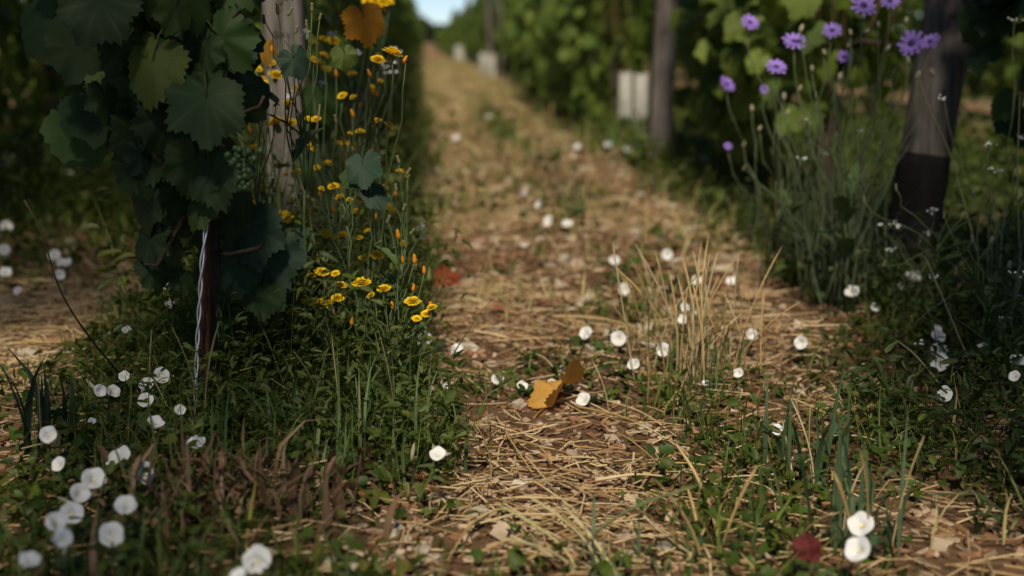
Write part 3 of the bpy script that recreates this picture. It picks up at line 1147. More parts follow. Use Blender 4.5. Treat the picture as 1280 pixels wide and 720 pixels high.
# (px, py, diameter px, tip angle on the picture in degrees, 0 = down, + = towards the path, turn, depth offset, colour)
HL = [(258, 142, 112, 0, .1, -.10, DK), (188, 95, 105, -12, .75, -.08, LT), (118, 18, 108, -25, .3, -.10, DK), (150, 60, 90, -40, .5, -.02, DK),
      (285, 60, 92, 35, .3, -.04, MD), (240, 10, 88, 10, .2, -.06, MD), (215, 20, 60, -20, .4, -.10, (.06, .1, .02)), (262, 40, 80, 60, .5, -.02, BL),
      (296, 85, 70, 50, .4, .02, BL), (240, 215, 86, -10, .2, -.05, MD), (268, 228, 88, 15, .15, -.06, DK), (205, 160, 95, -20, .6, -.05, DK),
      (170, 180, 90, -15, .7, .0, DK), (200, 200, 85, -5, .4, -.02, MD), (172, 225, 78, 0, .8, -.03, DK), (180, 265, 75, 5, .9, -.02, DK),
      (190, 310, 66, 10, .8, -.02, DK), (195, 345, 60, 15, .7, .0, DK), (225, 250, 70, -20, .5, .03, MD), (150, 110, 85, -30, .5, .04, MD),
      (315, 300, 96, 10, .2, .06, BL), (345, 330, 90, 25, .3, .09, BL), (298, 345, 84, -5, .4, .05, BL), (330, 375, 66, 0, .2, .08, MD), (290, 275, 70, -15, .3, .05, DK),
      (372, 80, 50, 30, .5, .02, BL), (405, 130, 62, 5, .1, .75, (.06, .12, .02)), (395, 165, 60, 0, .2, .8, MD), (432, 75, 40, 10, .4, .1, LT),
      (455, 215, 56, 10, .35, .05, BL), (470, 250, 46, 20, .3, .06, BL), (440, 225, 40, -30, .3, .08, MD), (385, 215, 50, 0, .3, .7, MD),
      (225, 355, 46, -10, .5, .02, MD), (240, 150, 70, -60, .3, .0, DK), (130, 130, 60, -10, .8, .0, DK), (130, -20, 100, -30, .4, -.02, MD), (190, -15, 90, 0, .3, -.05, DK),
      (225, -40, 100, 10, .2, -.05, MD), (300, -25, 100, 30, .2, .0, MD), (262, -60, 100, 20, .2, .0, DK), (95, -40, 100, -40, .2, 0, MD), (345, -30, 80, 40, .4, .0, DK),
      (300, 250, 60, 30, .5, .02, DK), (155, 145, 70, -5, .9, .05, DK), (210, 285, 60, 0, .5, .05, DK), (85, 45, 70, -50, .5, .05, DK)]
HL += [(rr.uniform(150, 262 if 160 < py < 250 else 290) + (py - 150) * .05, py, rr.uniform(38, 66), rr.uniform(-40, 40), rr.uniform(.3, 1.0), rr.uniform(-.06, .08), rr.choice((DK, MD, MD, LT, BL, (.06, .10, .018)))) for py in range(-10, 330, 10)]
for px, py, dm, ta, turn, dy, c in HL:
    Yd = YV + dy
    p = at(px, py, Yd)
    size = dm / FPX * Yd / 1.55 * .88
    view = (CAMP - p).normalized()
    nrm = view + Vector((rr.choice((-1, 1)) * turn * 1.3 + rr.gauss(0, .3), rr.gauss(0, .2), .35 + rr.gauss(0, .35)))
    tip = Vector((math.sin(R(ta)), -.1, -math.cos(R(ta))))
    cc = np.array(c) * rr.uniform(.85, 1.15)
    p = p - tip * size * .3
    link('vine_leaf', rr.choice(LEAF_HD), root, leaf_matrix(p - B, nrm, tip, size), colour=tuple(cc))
for k in range(100):                          # the crown of the same vine above and behind
    z = rr.uniform(.62, 1.6) if k > 40 else rr.uniform(.45, .8)
    loc = Vector((B.x + rr.uniform(-.22, .06 if z < .75 else .2), B.y + rr.uniform(.0, .3), z))
    link('vine_leaf', rr.choice(LEAF_MD), root, leaf_matrix(loc - B, (rr.gauss(0, .6), -.8 + rr.gauss(0, .4), .4), (rr.gauss(0, .5), rr.gauss(0, .3), -1), .066 * rr.uniform(.7, 1.1)), colour=tuple(np.array(rr.choice(VINE_COLS)) * rr.uniform(.8, 1.2)))
# red leaf and orange leaf turned by the season
for px, py, dm, Yd, c in ((455, 22, 56, YV + .55, (.52, .22, .012)), (272, 128, 42, YV + .03, (.10, .03, .015)), (300, 262, 40, YV + .06, (.16, .06, .02)), (330, 60, 34, YV + .6, (.4, .2, .01))):
    p = at(px, py, Yd)
    o = link('vine_leaf', LEAF_HD[3], root, leaf_matrix(p - B, (CAMP - p).normalized() + Vector((.3, 0, .3)), (.2, 0, -1), dm / FPX * Yd / 1.6), colour=c)
    o.data = LEAF_HD[3]
# grapes
bp_ = at(306, 196, YV - .02)
mb = MB()
mb.tube([p - B for p in (at(292, 165, YV - .06), at(303, 180, YV - .12), at(305, 205, YV - .175), at(306, 232, YV - .175))], .002, 5)
bunch = link('grape_bunch', mb.mesh('grape_bunch', 'stem_green'), root)


def ball(r, n=10, m=6, top=1.0):
    V, T = [], []
    for i in range(m + 1):
        a = math.pi * i / m
        for j in range(n):
            t = 2 * math.pi * j / n
            V.append((r * math.sin(a) * math.cos(t), r * math.sin(a) * math.sin(t), r * top * math.cos(a)))
    for i in range(m):
        for j in range(n):
            a, b = i * n + j, i * n + (j + 1) % n
            if i > 0:
                T.append((a, a + n, b))
            if i < m - 1:
                T.append((b, a + n, b + n))
    return np.array(V), np.array(T)


bm = mesh_np('berry', *ball(1), 'berry')
for k in range(64):
    t = rr.random() ** .8
    py = 184 + 52 * t
    rad = (.020 * (1 - t) + .006) * math.sqrt(rr.random())
    a = rr.uniform(0, 6.28)
    c = at(305 + 1.5 * math.sin(k), py, YV - .175) + Vector((rad * math.cos(a), rad * math.sin(a) * .8, 0))
    link('berry', bm, bunch, Matrix.Translation(c - B) @ Matrix.Scale(rr.uniform(.0037, .0055), 4))
# stake and wire
root = thing('stake', 'thin rusty iron stake supporting the dark young vine', 'stake', at(256, 545, YV - .02))
mb = MB()
S0 = Vector(root.location)
mb.tube([p - S0 for p in (S0 - Vector((0, 0, .1)), at(257, 430, YV - .015), at(258, 300, YV - .01), at(260, 150, YV), at(262, -300, YV + .02))], .0068, 8, jit=.06)
o = link('rod', mb.mesh('rod', 'rust'), root)
root = thing('galvanised_wire', 'twisted silver wire running down beside the rusty stake', 'wire', at(243, 566, YV - .05))
W0 = Vector(root.location)
wp = [at(243, 566, YV - .05), at(246, 440, YV - .045), at(252, 330, YV - .04), at(268, 190, YV - .01), at(281, 90, YV + .02), at(293, 0, YV + .03), at(310, -150, YV + .05)]
fine = []
for i in range(len(wp) - 1):
    for q in range(26):
        fine.append(wp[i].lerp(wp[i + 1], q / 26))
for s in (0, 1):
    mb = MB()
    mb.tube([p - W0 + Vector((math.cos(i * .42 + s * math.pi) * .0021, math.sin(i * .42 + s * math.pi) * .0021, 0)) for i, p in enumerate(fine)], .00145, 5)
    link('strand', mb.mesh('strand', 'galvanised'), root)


# ================================================================== FLOWERS
def petal_rings(rings, w, notch=False):
    V, T = [], []
    for n, r0, r1, z0, z1, off in rings:
        for i in range(n):
            a = 2 * math.pi * (i + off + random.uniform(-.15, .15)) / n
            rr_ = r1 * random.uniform(.88, 1.06)
            zz = z1 + random.uniform(-.0006, .0006)
            ux, uy = math.cos(a), math.sin(a)
            k = len(V)
            for r, z, ww in ((r0, z0, w * .4), ((r0 + rr_) * .55, (z0 + zz) * .5 + .0006, w), (rr_ * .95, zz, w * .95)):
                V += [(ux * r - uy * ww, uy * r + ux * ww, z), (ux * r + uy * ww, uy * r - ux * ww, z)]
            V += [(ux * rr_ * 1.0, uy * rr_ * 1.0, zz - .0003)]
            T += [(k, k + 1, k + 3), (k, k + 3, k + 2), (k + 2, k + 3, k + 5), (k + 2, k + 5, k + 4), (k + 4, k + 5, k + 6)]
    return np.array(V), np.array(T)


def lathe(prof, n=10):
    V, T = [], []
    for r, z in prof:
        for j in range(n):
            t = 2 * math.pi * j / n
            V.append((r * math.cos(t), r * math.sin(t), z))
    for i in range(len(prof) - 1):
        for j in range(n):
            a, b = i * n + j, i * n + (j + 1) % n
            T += [(a, b, b + n), (a, b + n, a + n)]
    return np.array(V), np.array(T)


YH = [mesh_np('flower', *petal_rings(((17, .002, .0125, .0, .002, 0), (14, .0015, .0095, .0012, .0045, .5), (11, .001, .0068, .002, .0062, 0), (9, .0, .0042, .0035, .0068, 0), (5, 0, .0022, .005, .0070, .3)), .0018), 'yellow_petal') for _ in range(4)]
YCAL = mesh_np('calyx', *lathe([(.0008, -.011), (.0030, -.010), (.0040, -.006), (.0036, -.001), (.0046, .0006)], 9), 'stem_grey')
YBUD = mesh_np('bud', *lathe([(.0008, -.010), (.0032, -.008), (.0036, -.003), (.0024, .002), (.0020, .004), (.0004, .006)], 9), 'orange_bud')
LEAF_T = []
for wd, c in ((.12, .3), (.16, .5), (.09, .2), (.2, .35)):
    n = 7
    V, T = [], []
    for i in range(n + 1):
        t = i / n
        w = wd * math.sin(math.pi * min(1, t * .92 + .08)) ** .8 * (1 + (.35 if i % 2 else -.25)) if 0 < i < n else .012
        z = .25 * t - c * t * t
        V += [(-w, t, z + w * .5), (0, t, z), (w, t, z + w * .5)]
    for i in range(n):
        k = i * 3
        T += [(k, k + 1, k + 4), (k, k + 4, k + 3), (k + 1, k + 2, k + 5), (k + 1, k + 5, k + 4)]
    LEAF_T.append(mesh_np('leaf', V, T, 'stalk_object'))


def add_leaves(root, base, n, size, zr, cols, spread=.02, along=None):
    for k in range(n):
        a = random.uniform(0, 6.28)
        if along:
            t = random.uniform(*zr)
            p = along[min(len(along) - 1, int(t * len(along)))] - Vector(base)
        else:
            p = Vector((random.gauss(0, spread), random.gauss(0, spread), random.uniform(*zr)))
        m = Matrix.Translation(p) @ Matrix.Rotation(a, 4, 'Z') @ Matrix.Rotation(random.uniform(.1, 1.0), 4, 'X') @ Matrix.Scale(size * random.uniform(.6, 1.2), 4)
        link('leaf', random.choice(LEAF_T), root, m, colour=tuple(np.array(random.choice(cols)) * random.uniform(.8, 1.2)))


LEAFC = [(0.055, 0.095, 0.03), (.075, .12, .035), (.10, .13, .04), (.045, .08, .035)]


def hawksbeard(label, bpx, Yd, heads, buds=(), leaves=7):
    b = at(bpx[0], bpx[1], Yd)
    b.z = gzf(b.x, b.y)
    root = thing('yellow_hawksbeard', label, 'flower', b, 'yellow wildflowers below the vines')
    b = Vector(root.location)
    H = []
    for px, py, s, dy in heads:               # each spray carries its main head and one or two smaller ones
        H.append((at(px, py, Yd + dy), s * 1.05))
        for q in range(random.choice((0, 1, 1, 2))):
            H.append((at(px + random.choice((-1, 1)) * s * random.uniform(.6, 1.1), py + random.uniform(-2, 9), Yd + dy + random.uniform(-.03, .03)), s * random.uniform(.6, .9)))
    Bd = [at(px, py, Yd + dy) for px, py, dy in buds]
    allp = [h for h, s in H] + Bd
    mean = sum(allp, Vector()) / len(allp)
    zmin = min(p.z for p in allp)
    J = b.lerp(mean, .8)
    J.z = b.z + (zmin - b.z) * .62
    main = curve_pts(b, J, .45, 9, .004)
    mb = MB()
    mb.tube([p - b for p in main], list(np.linspace(.0022, .0015, 9)), 6)
    for i, p in enumerate(allp):
        s = main[random.randint(5, 8)]
        mb.tube([q - b for q in curve_pts(s, p - Vector((0, 0, .008)), .35, 8, .003)], list(np.linspace(.0014, .0009, 8)), 5)
    link('stem', mb.mesh('stem', 'stem_green'), root)
    for p, s in H:
        view = (CAMP - p).normalized()
        d = view * random.uniform(.05, .6) + Vector((random.gauss(0, .25), 0, .9))
        f = link('flower_head', random.choice(YH), root, aim(d, p - b, s / FPX * Yd / .0245))
        link('calyx', YCAL, f, Matrix.Identity(4))
    for p in Bd:
        link('bud', YBUD, root, aim((random.gauss(0, .3), -.2, 1), p - b, random.uniform(.8, 1.1)))
    add_leaves(root, b, leaves, .10, (.05, .9), LEAFC, along=main)
    return root


hawksbeard('hawksbeard plant with a broad loose spray of yellow heads at the path edge', (470, 520), 2.16,
           [(452, 355, 25, 0), (480, 362, 18, 0), (461, 366, 14, .03), (516, 378, 22, 0), (533, 393, 15, 0), (471, 320, 20, .03)],
           [(538, 381, 0), (530, 336, 0), (517, 358, 0), (497, 291, 0), (503, 323, .02), (518, 322, .02), (490, 380, 0)])
hawksbeard('hawksbeard plant with three round yellow heads in the weeds beside the path edge', (410, 525), 2.18, [(402, 341, 19, 0), (384, 377, 19, 0), (422, 373, 17, 0)], [(395, 390, 0), (440, 400, 0)])
hawksbeard('hawksbeard plant with four small yellow heads close to the dark vine leaves', (360, 520), 2.22, [(364, 393, 19, 0), (346, 406, 17, 0), (345, 383, 13, .02), (363, 408, 11, .02)], [(320, 330, .1), (307, 320, .1)])
hawksbeard('low hawksbeard with one yellow head right against the rusty stake', (285, 530), 2.10, [(262, 430, 20, 0)], [(282, 440, 0), (262, 300, .05)], 4)
hawksbeard('hawksbeard with a pair of flat yellow heads on long straight stalks', (425, 500), 2.40, [(408, 293, 20, 0), (428, 295, 17, 0), (417, 234, 16, .1), (425, 247, 14, .1)], [(417, 260, 0), (386, 258, 0)])
hawksbeard('tallest hawksbeard with a flat yellow head above an orange bud beside the path', (455, 500), 2.34, [(490, 68, 28, 0), (471, 152, 15, .1), (486, 158, 17, .1), (472, 234, 14, .12)], [(507, 73, 0), (465, 112, 0), (461, 90, 0), (469, 115, 0), (464, 190, 0)], 9)
hawksbeard('hawksbeard with yellow heads in front of the weathered post', (350, 480), 2.75, [(345, 155, 26, 0), (345, 95, 20, 0), (320, 76, 15, .1), (340, 80, 14, .1), (382, 180, 14, 0), (312, 84, 13, 0)], [(330, 110, 0), (343, 270, 0)])
hawksbeard('hawksbeard with yellow heads crowding low behind the hanging dark leaves', (345, 470), 2.7, [(343, 270, 22, 0), (357, 270, 16, 0), (307, 288, 10, 0), (340, 286, 12, 0), (320, 255, 12, 0)], [(310, 320, 0), (300, 300, 0)])
hawksbeard('hawksbeard with loose yellow heads right of the weathered post', (420, 440), 3.0, [(417, 52, 17, 0), (403, 49, 11, 0), (387, 70, 14, 0), (397, 79, 15, 0), (374, 112, 18, 0), (440, 93, 13, .1), (475, 102, 10, .1)], [(385, 100, 0), (400, 110, 0)])
hawksbeard('hawksbeard with yellow heads high beside the orange leaf', (455, 420), 3.2, [(480, 3, 22, 0), (468, 2, 18, 0), (448, 236, 13, 0), (400, 175, 14, 0), (433, 172, 12, 0), (290, 135, 12, 0), (318, 140, 14, 0)], [(450, 130, 0), (430, 200, 0)])
hawksbeard('hawksbeard with small yellow heads deep in the weeds under the vines', (400, 400), 3.5, [(418, 240, 10, 0), (470, 236, 10, 0), (350, 175, 12, 0), (432, 180, 9, 0), (382, 245, 9, 0), (365, 205, 9, 0)], [(450, 250, 0)])


hawksbeard('hawksbeard with a high loose column of yellow heads close behind the hanging vine leaves', (335, 500), 2.55, [(303, 60, 12, 0), (328, 105, 15, 0), (360, 130, 16, 0), (318, 185, 13, 0), (372, 215, 13, 0), (330, 235, 14, 0), (350, 320, 13, 0)], [(340, 60, 0), (312, 160, 0), (365, 250, 0)])
hawksbeard('hawksbeard with many small yellow heads rising between post and tallest hawksbeard', (430, 480), 2.65, [(405, 70, 15, 0), (428, 120, 13, 0), (395, 150, 14, 0), (450, 165, 12, 0), (410, 205, 14, 0), (445, 265, 13, 0), (385, 300, 13, 0), (460, 60, 14, 0)], [(420, 90, 0), (440, 140, 0), (400, 240, 0)])
hawksbeard('hawksbeard with yellow heads low along the weedy path edge', (490, 470), 2.6, [(500, 215, 12, 0), (485, 260, 13, 0), (460, 290, 13, 0), (505, 305, 11, 0)], [(495, 240, 0), (470, 270, 0)])


def seedhead_weed(label, bpx, Yd, tips, leafy=5):
    """tall weed with dull green-brown seed heads"""
    b = at(bpx[0], bpx[1], Yd)
    b.z = gzf(b.x, b.y)
    root = thing('seeding_weed', label, 'weed', b, 'tall seeding weeds among the flowers')
    mb = MB()
    P = [at(px, py, Yd) for px, py in tips]
    mean = sum(P, Vector()) / len(P)
    J = b.lerp(mean, .7)
    main = curve_pts(b, J, .4, 9, .005)
    mb.tube([p - b for p in main], list(np.linspace(.0028, .0018, 9)), 6)
    for p in P:
        mb.tube([q - b for q in curve_pts(main[random.randint(5, 8)], p, .3, 7, .004)], list(np.linspace(.0015, .0008, 7)), 5)
    link('stem', mb.mesh('stem', 'stem_green'), root)
    for p in P:
        link('seed_head', SEED, root, aim((random.gauss(0, .3), -.1, 1), p - b, random.uniform(.65, .95)))
    add_leaves(root, b, leafy, .09, (.1, .95), LEAFC, along=main)


SEED = mesh_np('seed_head', *lathe([(.0008, -.008), (.0030, -.006), (.0034, .0), (.0022, .006), (.0034, .009), (.0006, .010)], 8), 'seed')
seedhead_weed('tall weed with pale seed heads in front of the weathered post', (395, 520), 2.25, [(352, 2), (362, 15), (390, 10), (383, 30), (370, 38), (385, 45), (347, 12), (330, 25), (400, 22)])
seedhead_weed('slim weed with small seed heads between the dark leaves and the post', (310, 520), 2.28, [(330, 115), (345, 130), (322, 150), (340, 230), (318, 200)])
seedhead_weed('airy weed with pale seed heads beside the tallest hawksbeard', (440, 520), 2.3, [(395, 175), (420, 150), (440, 190), (455, 130), (410, 215), (430, 260), (462, 205)])
seedhead_weed('bushy seeding weed at the path edge under the tallest hawksbeard', (500, 500), 2.35, [(505, 260), (495, 235), (515, 290), (485, 275), (520, 330), (510, 215), (498, 200)])
seedhead_weed('thin seeding weed growing through the low dark vine leaves', (300, 530), 2.14, [(230, 210), (240, 235), (262, 215), (238, 300), (262, 298), (222, 262)])

# ---- bindweed
NB = 30


def corolla(seed):
    rr = random.Random(seed)
    V, T = [], []
    prof = [(.0010, -.016), (.0015, -.0075), (.0028, -.0034), (.0072, -.0012), (.0110, .0003), (.0126, .0006)]
    ph = rr.uniform(0, 6.28)
    for k, (r, z) in enumerate(prof):
        for j in range(NB):
            t = 2 * math.pi * j / NB
            q = (k / 5) ** 2
            lob = 1 + .028 * q * math.cos(5 * t) + .03 * q * math.sin(2 * t + ph)
            V.append((r * lob * math.cos(t), r * lob * math.sin(t), z + q * (.0012 * math.sin(3 * t + ph) + .0009 * math.cos(5 * t))))
    for i in range(5):
        for j in range(NB):
            a, b = i * NB + j, i * NB + (j + 1) % NB
            T += [(a, b, b + NB), (a, b + NB, a + NB)]
    return mesh_np('flower', V, T, 'white_petal')


COROLLA = [corolla(i) for i in range(5)]
THROAT = mesh_np('throat', *lathe([(.0003, -.0040), (.0014, -.0037), (.0023, -.0030)], 10), 'throat')
STAMEN = mesh_np('stamen', *lathe([(.0004, -.008), (.0005, -.003), (.0007, -.0022), (.0006, -.0012), (.0002, -.0006)], 6), 'throat')
BCAL = mesh_np('calyx', *lathe([(.0006, -.021), (.0018, -.0195), (.0022, -.016), (.0020, -.013)], 8), 'stem_green')
BBUD = mesh_np('bud', *lathe([(.0006, -.012), (.0018, -.009), (.0026, -.002), (.0022, .004), (.0004, .010)], 8), 'calyx_pale')
BLEAF = []
for (V, T) in ARROWS:
    BLEAF.append(mesh_np('leaf', V, T, 'stalk_object'))
BG = 'white bindweed flowering on the ground'


def bindweed(label, flowers, h=.068, leaves=3, buds=0, tilt=1.0, group=BG):
    """flowers: (px, py, diameter px)"""
    pts = []
    for px, py, dm in flowers:
        hh = h * random.uniform(.7, 1.3)
        p = ground(px, py, hh)
        pts.append((p, dm))
    b = sum((p for p, _ in pts), Vector()) / len(pts)
    b += Vector((random.uniform(-.02, .02), random.uniform(.0, .03), 0))
    b.z = gzf(b.x, b.y)
    root = thing('bindweed', label, 'flower', b, group)
    b = Vector(root.location)
    mb = MB()
    allst = []
    for p, dm in pts:
        view = (CAMP - p).normalized()
        d = view * random.uniform(.7, 1.25) * tilt + Vector((random.gauss(0, .42), random.gauss(0, .15), random.uniform(.1, 1.1)))
        d.normalize()
        sc = min(dm / FPX * p.y / .0230, 1.5)
        f = link('flower', random.choice(COROLLA), root, aim(d, p - b, sc))
        link('throat', THROAT, f, Matrix.Identity(4))
        link('stamen', STAMEN, f, Matrix.Identity(4))
        link('calyx', BCAL, f, Matrix.Identity(4))
        tail = p - d * .019 * sc
        g0 = Vector((p.x + random.uniform(-.03, .03), p.y + random.uniform(.0, .05), 0))
        g0.z = gzf(g0.x, g0.y)
        st = curve_pts(g0, tail, .5, 6, .003, sag=-d * .02)
        allst.append(st)
        mb.tube([q - b for q in st], .0009, 5)
        if len(pts) > 1:
            a0 = Vector(b)
            r = [a0.lerp(g0, t) for t in np.linspace(0, 1, 6)]
            for q in r:
                q.z = gzf(q.x, q.y) + .008
            mb.tube([q - b for q in r], .0009, 4)
    link('stem', mb.mesh('stem', 'stem_green'), root)
    for k in range(leaves * len(pts)):
        st = random.choice(allst)
        q = random.choice(st[:4]) - b
        m = Matrix.Translation(q + Vector((random.gauss(0, .012), random.gauss(0, .012), .004))) @ Matrix.Rotation(random.uniform(0, 6.28), 4, 'Z') @ Matrix.Rotation(random.uniform(-.3, .6), 4, 'X') @ Matrix.Scale(random.uniform(.018, .03), 4)
        link('leaf', random.choice(BLEAF), root, m, colour=tuple(np.array(random.choice(LEAFC)) * random.uniform(.6, 1.1)))
    for k in range(buds):
        st = random.choice(allst)
        q = st[-2] - b + Vector((random.gauss(0, .02), random.gauss(0, .02), random.uniform(0, .015)))
        link('bud', BBUD, root, aim((random.gauss(0, 1), random.gauss(0, .6), .5), q, random.uniform(.9, 1.3)))


bindweed('bindweed with a chain of open white flowers in the weeds before the rusty stake', [(148, 572, 30), (117, 598, 28), (100, 616, 24), (180, 591, 27)], buds=2)
bindweed('bindweed with white flowers crowded along a low stem nearest the dead brown weeds', [(90, 641, 27), (70, 652, 25), (78, 672, 23), (140, 668, 30), (157, 631, 26)], buds=3)
bindweed('bindweed with two half open white flowers beside the drooping dark leaf', [(60, 543, 20), (73, 580, 18)])
bindweed('single low white bindweed flower in the dark weeds below the flower chain', [(37, 699, 24)])
bindweed('bindweed with two large white flowers among the dead brown weeds', [(321, 700, 35), (297, 719, 22), (2, 690, 14)][:2], buds=1)
bindweed('bindweed with white flowers climbing the twisted silver wire', [(243, 476, 27), (245, 553, 22), (225, 512, 13)], h=.06)
bindweed('bindweed with a bunch of white flowers between straw and silver wire', [(202, 469, 19), (183, 480, 17), (182, 500, 19), (195, 527, 20)], buds=2)
bindweed('bindweed with small white flowers at the edge of the shaded straw', [(142, 489, 17), (125, 488, 15), (155, 470, 13), (115, 526, 9)], buds=1)
ALLEY = 'white bindweed blooming in the shaded alley behind the dark vine'
for g in ([(68, 319, 14), (80, 328, 16), (75, 343, 12)], [(8, 283, 14), (5, 312, 14), (7, 340, 14), (22, 363, 10)], [(13, 197, 10), (5, 207, 10), (87, 218, 9)], [(150, 230, 8), (120, 200, 8)]):
    bindweed(ALLEY, g, leaves=1)
bindweed('white bindweed flower on the bright straw behind the hanging leaves', [(158, 412, 11)])
bindweed('two white bindweed flowers just under the hanging dark leaves', [(209, 355, 14), (213, 380, 12)], h=.06)
bindweed('white bindweed flowers deep among the weeds behind the yellow heads', [(365, 447, 21), (327, 393, 14), (297, 420, 14), (285, 432, 12)], h=.06)
bindweed('pair of white bindweed flowers at the path edge under the yellow heads', [(530, 424, 19), (571, 436, 14)], h=.04)
bindweed('lone white bindweed flower facing out from the low green leaves at path edge', [(547, 567, 19)], buds=3)
bindweed('tiny white bindweed flower in the leafy path edge', [(558, 482, 9)])
bindweed('white bindweed flowers in a row on the path before the yellow fallen leaf', [(622, 474, 15), (653, 482, 13), (690, 481, 15)], h=.025)
bindweed('white bindweed flower touching the yellow fallen leaf', [(729, 499, 18)], h=.025)
STRIP = 'white bindweed flower among thin grass in the middle of the path'
for f in ((732, 416, 16), (773, 423, 18), (792, 455, 15), (781, 361, 15), (768, 325, 12), (834, 318, 13), (685, 276, 13), (709, 279, 12), (673, 255, 10)):
    bindweed(STRIP, [f], h=.04, leaves=4)
bindweed('bindweed with white flowers woven through the tall dry grass tuft', [(829, 437, 17), (853, 399, 12), (856, 384, 11), (871, 350, 12), (874, 390, 9)], h=.06)
RS = 'white bindweed flower on the bare brown litter near the dry grass tuft'
for f in ((914, 351, 13), (940, 418, 14), (1001, 428, 16), (923, 466, 12), (971, 537, 15), (882, 478, 9)):
    bindweed(RS, [f], h=.04, leaves=3)
bindweed('pair of large white bindweed flowers one above the other among broad blades', [(1076, 655, 32), (1072, 686, 33)], h=.06, buds=1)
bindweed('white bindweed flower before the drooping grass clump', [(1065, 364, 17)], h=.05)
bindweed('white bindweed flower at the black foot of the post', [(1141, 345, 18), (1094, 384, 11), (1127, 357, 9)], h=.05)
bindweed('bindweed with stacked white flowers in the dark weeds past the black foot', [(1174, 437, 20), (1173, 420, 18), (1175, 453, 23), (1172, 411, 14)], h=.06)
bindweed('white bindweed flower low in dark weeds under the stacked ones', [(1181, 492, 19)])
bindweed('white bindweed flowers in the dark weeds farthest from the path', [(1273, 450, 19), (1268, 470, 14), (1228, 432, 12)], h=.06)
VERGE = 'small white bindweed flowers along the weedy edge of the path'
for g in ([(500, 272, 10), (527, 283, 10)], [(508, 300, 12), (525, 300, 9)], [(445, 341, 17), (430, 345, 9)], [(503, 332, 12)], [(520, 152, 9), (523, 190, 8), (533, 205, 7)], [(480, 208, 10), (490, 230, 9)]):
    bindweed(VERGE, g, leaves=2, h=.05)
FARP = 'far white bindweed flower out on the dry path'
for f in ((612, 145, 14), (570, 172, 10), (667, 137, 8), (722, 183, 9), (655, 240, 9), (840, 182, 12), (880, 200, 10), (760, 180, 9), (785, 185, 9), (1012, 246, 12), (930, 245, 8)):
    bindweed(FARP, [f], h=.05, leaves=2)

# ---- mauve daisies
MH = [mesh_np('flower', *petal_rings(((11, .003, .0225, .001, .004, 0), (9, .002, .0165, .002, .006, .5)), .0028), 'mauve_petal') for _ in range(4)]
MEYE = mesh_np('eye', *lathe([(.0062, .0032), (.0045, .0052), (.002, .0058), (.0002, .006)], 10), 'violet_eye')
MCAL = mesh_np('calyx', *lathe([(.0008, -.016), (.0040, -.014), (.0055, -.008), (.0048, -.001), (.0052, .001)], 9), 'calyx_pale')
MBUD = mesh_np('bud', *lathe([(.0008, -.010), (.0036, -.008), (.0048, -.002), (.0040, .004), (.0012, .008)], 9), 'calyx_pale')


def mauve(label, bpx, Yd, heads, buds, extra=6):
    b = at(bpx[0], bpx[1], Yd)
    b.z = gzf(b.x, b.y)
    root = thing('mauve_daisy', label, 'flower', b, 'mauve wildflowers beside the leaning post')
    b = Vector(root.location)
    mb = MB()
    H = [(at(px, py, Yd + dy), s) for px, py, s, dy in heads]
    Bd = [at(px, py, Yd + random.uniform(-.1, .1)) for px, py in buds]
    for p in [h for h, _ in H] + Bd:
        s0 = b + Vector((random.gauss(0, .035), random.gauss(0, .03), 0))
        st = curve_pts(s0, p - Vector((0, 0, .012)), .45, 10, .006)
        mb.tube([q - b for q in st], list(np.linspace(.0019, .0012, 10)), 5)
    for k in range(extra):
        s0 = b + Vector((random.gauss(0, .04), random.gauss(0, .04), 0))
        e = s0 + Vector((random.gauss(0, .13), random.gauss(0, .12), random.uniform(.25, .5)))
        mb.tube([q - b for q in curve_pts(s0, e, .4, 8, .005)], list(np.linspace(.0018, .0008, 8)), 5)
    link('stem', mb.mesh('stem', 'stem_grey'), root)
    for p, s in H:
        view = (CAMP - p).normalized()
        d = view * random.uniform(.5, 1.1) + Vector((random.gauss(0, .3), 0, random.uniform(.3, .9)))
        f = link('flower', random.choice(MH), root, aim(d, p - b, s / FPX * Yd / .043))
        link('eye', MEYE, f, Matrix.Identity(4))
        link('calyx', MCAL, f, Matrix.Identity(4))
    for p in Bd:
        link('bud', MBUD, root, aim((random.gauss(0, .3), -.1, 1), p - b, random.uniform(.8, 1.15)))
    # long narrow leaves from the base
    for k in range(26):
        a = random.uniform(0, 6.28)
        m = Matrix.Translation((random.gauss(0, .03), random.gauss(0, .03), 0)) @ Matrix.Rotation(a, 4, 'Z') @ Matrix.Rotation(random.uniform(-.5, .5), 4, 'Y')
        L_ = random.uniform(.14, .34)
        link('leaf', random.choice(BLADE_OBJ), root, m @ Matrix.Diagonal((L_, .006, L_, 1)), colour=tuple(np.array(random.choice([(.06, .08, .04), (.085, .10, .05), (.05, .07, .035)]))))


BLADE_OBJ = [mesh_np('leaf', V, T, 'stalk_object') for V, T in BLADES]
mauve('mauve daisy plant with two wide flowers against the leaning grey post', (1075, 340), 3.0, [(1140, 55, 36, 0), (1163, 53, 27, .05), (1112, 2, 26, 0), (1079, 8, 34, 0)], [(1133, 25), (1098, 30), (1062, 55), (1135, 75), (1165, 90), (1110, 60), (1148, 93)])
mauve('mauve daisy plant with a ring of small flowers before the bright vine leaves', (1045, 345), 3.1, [(993, 53, 30, 0), (1040, 39, 25, 0), (1055, 72, 20, 0), (937, 29, 26, .1), (970, 85, 28, 0)], [(1002, 35), (1063, 40), (1030, 65), (1015, 85), (1050, 95), (1000, 110)])
mauve('mauve daisy plant leaning over the path edge with a side facing flower', (985, 310), 3.45, [(908, 106, 24, 0), (955, 112, 13, 0), (910, 183, 11, 0)], [(940, 135), (985, 140), (930, 180), (980, 120), (950, 160)])
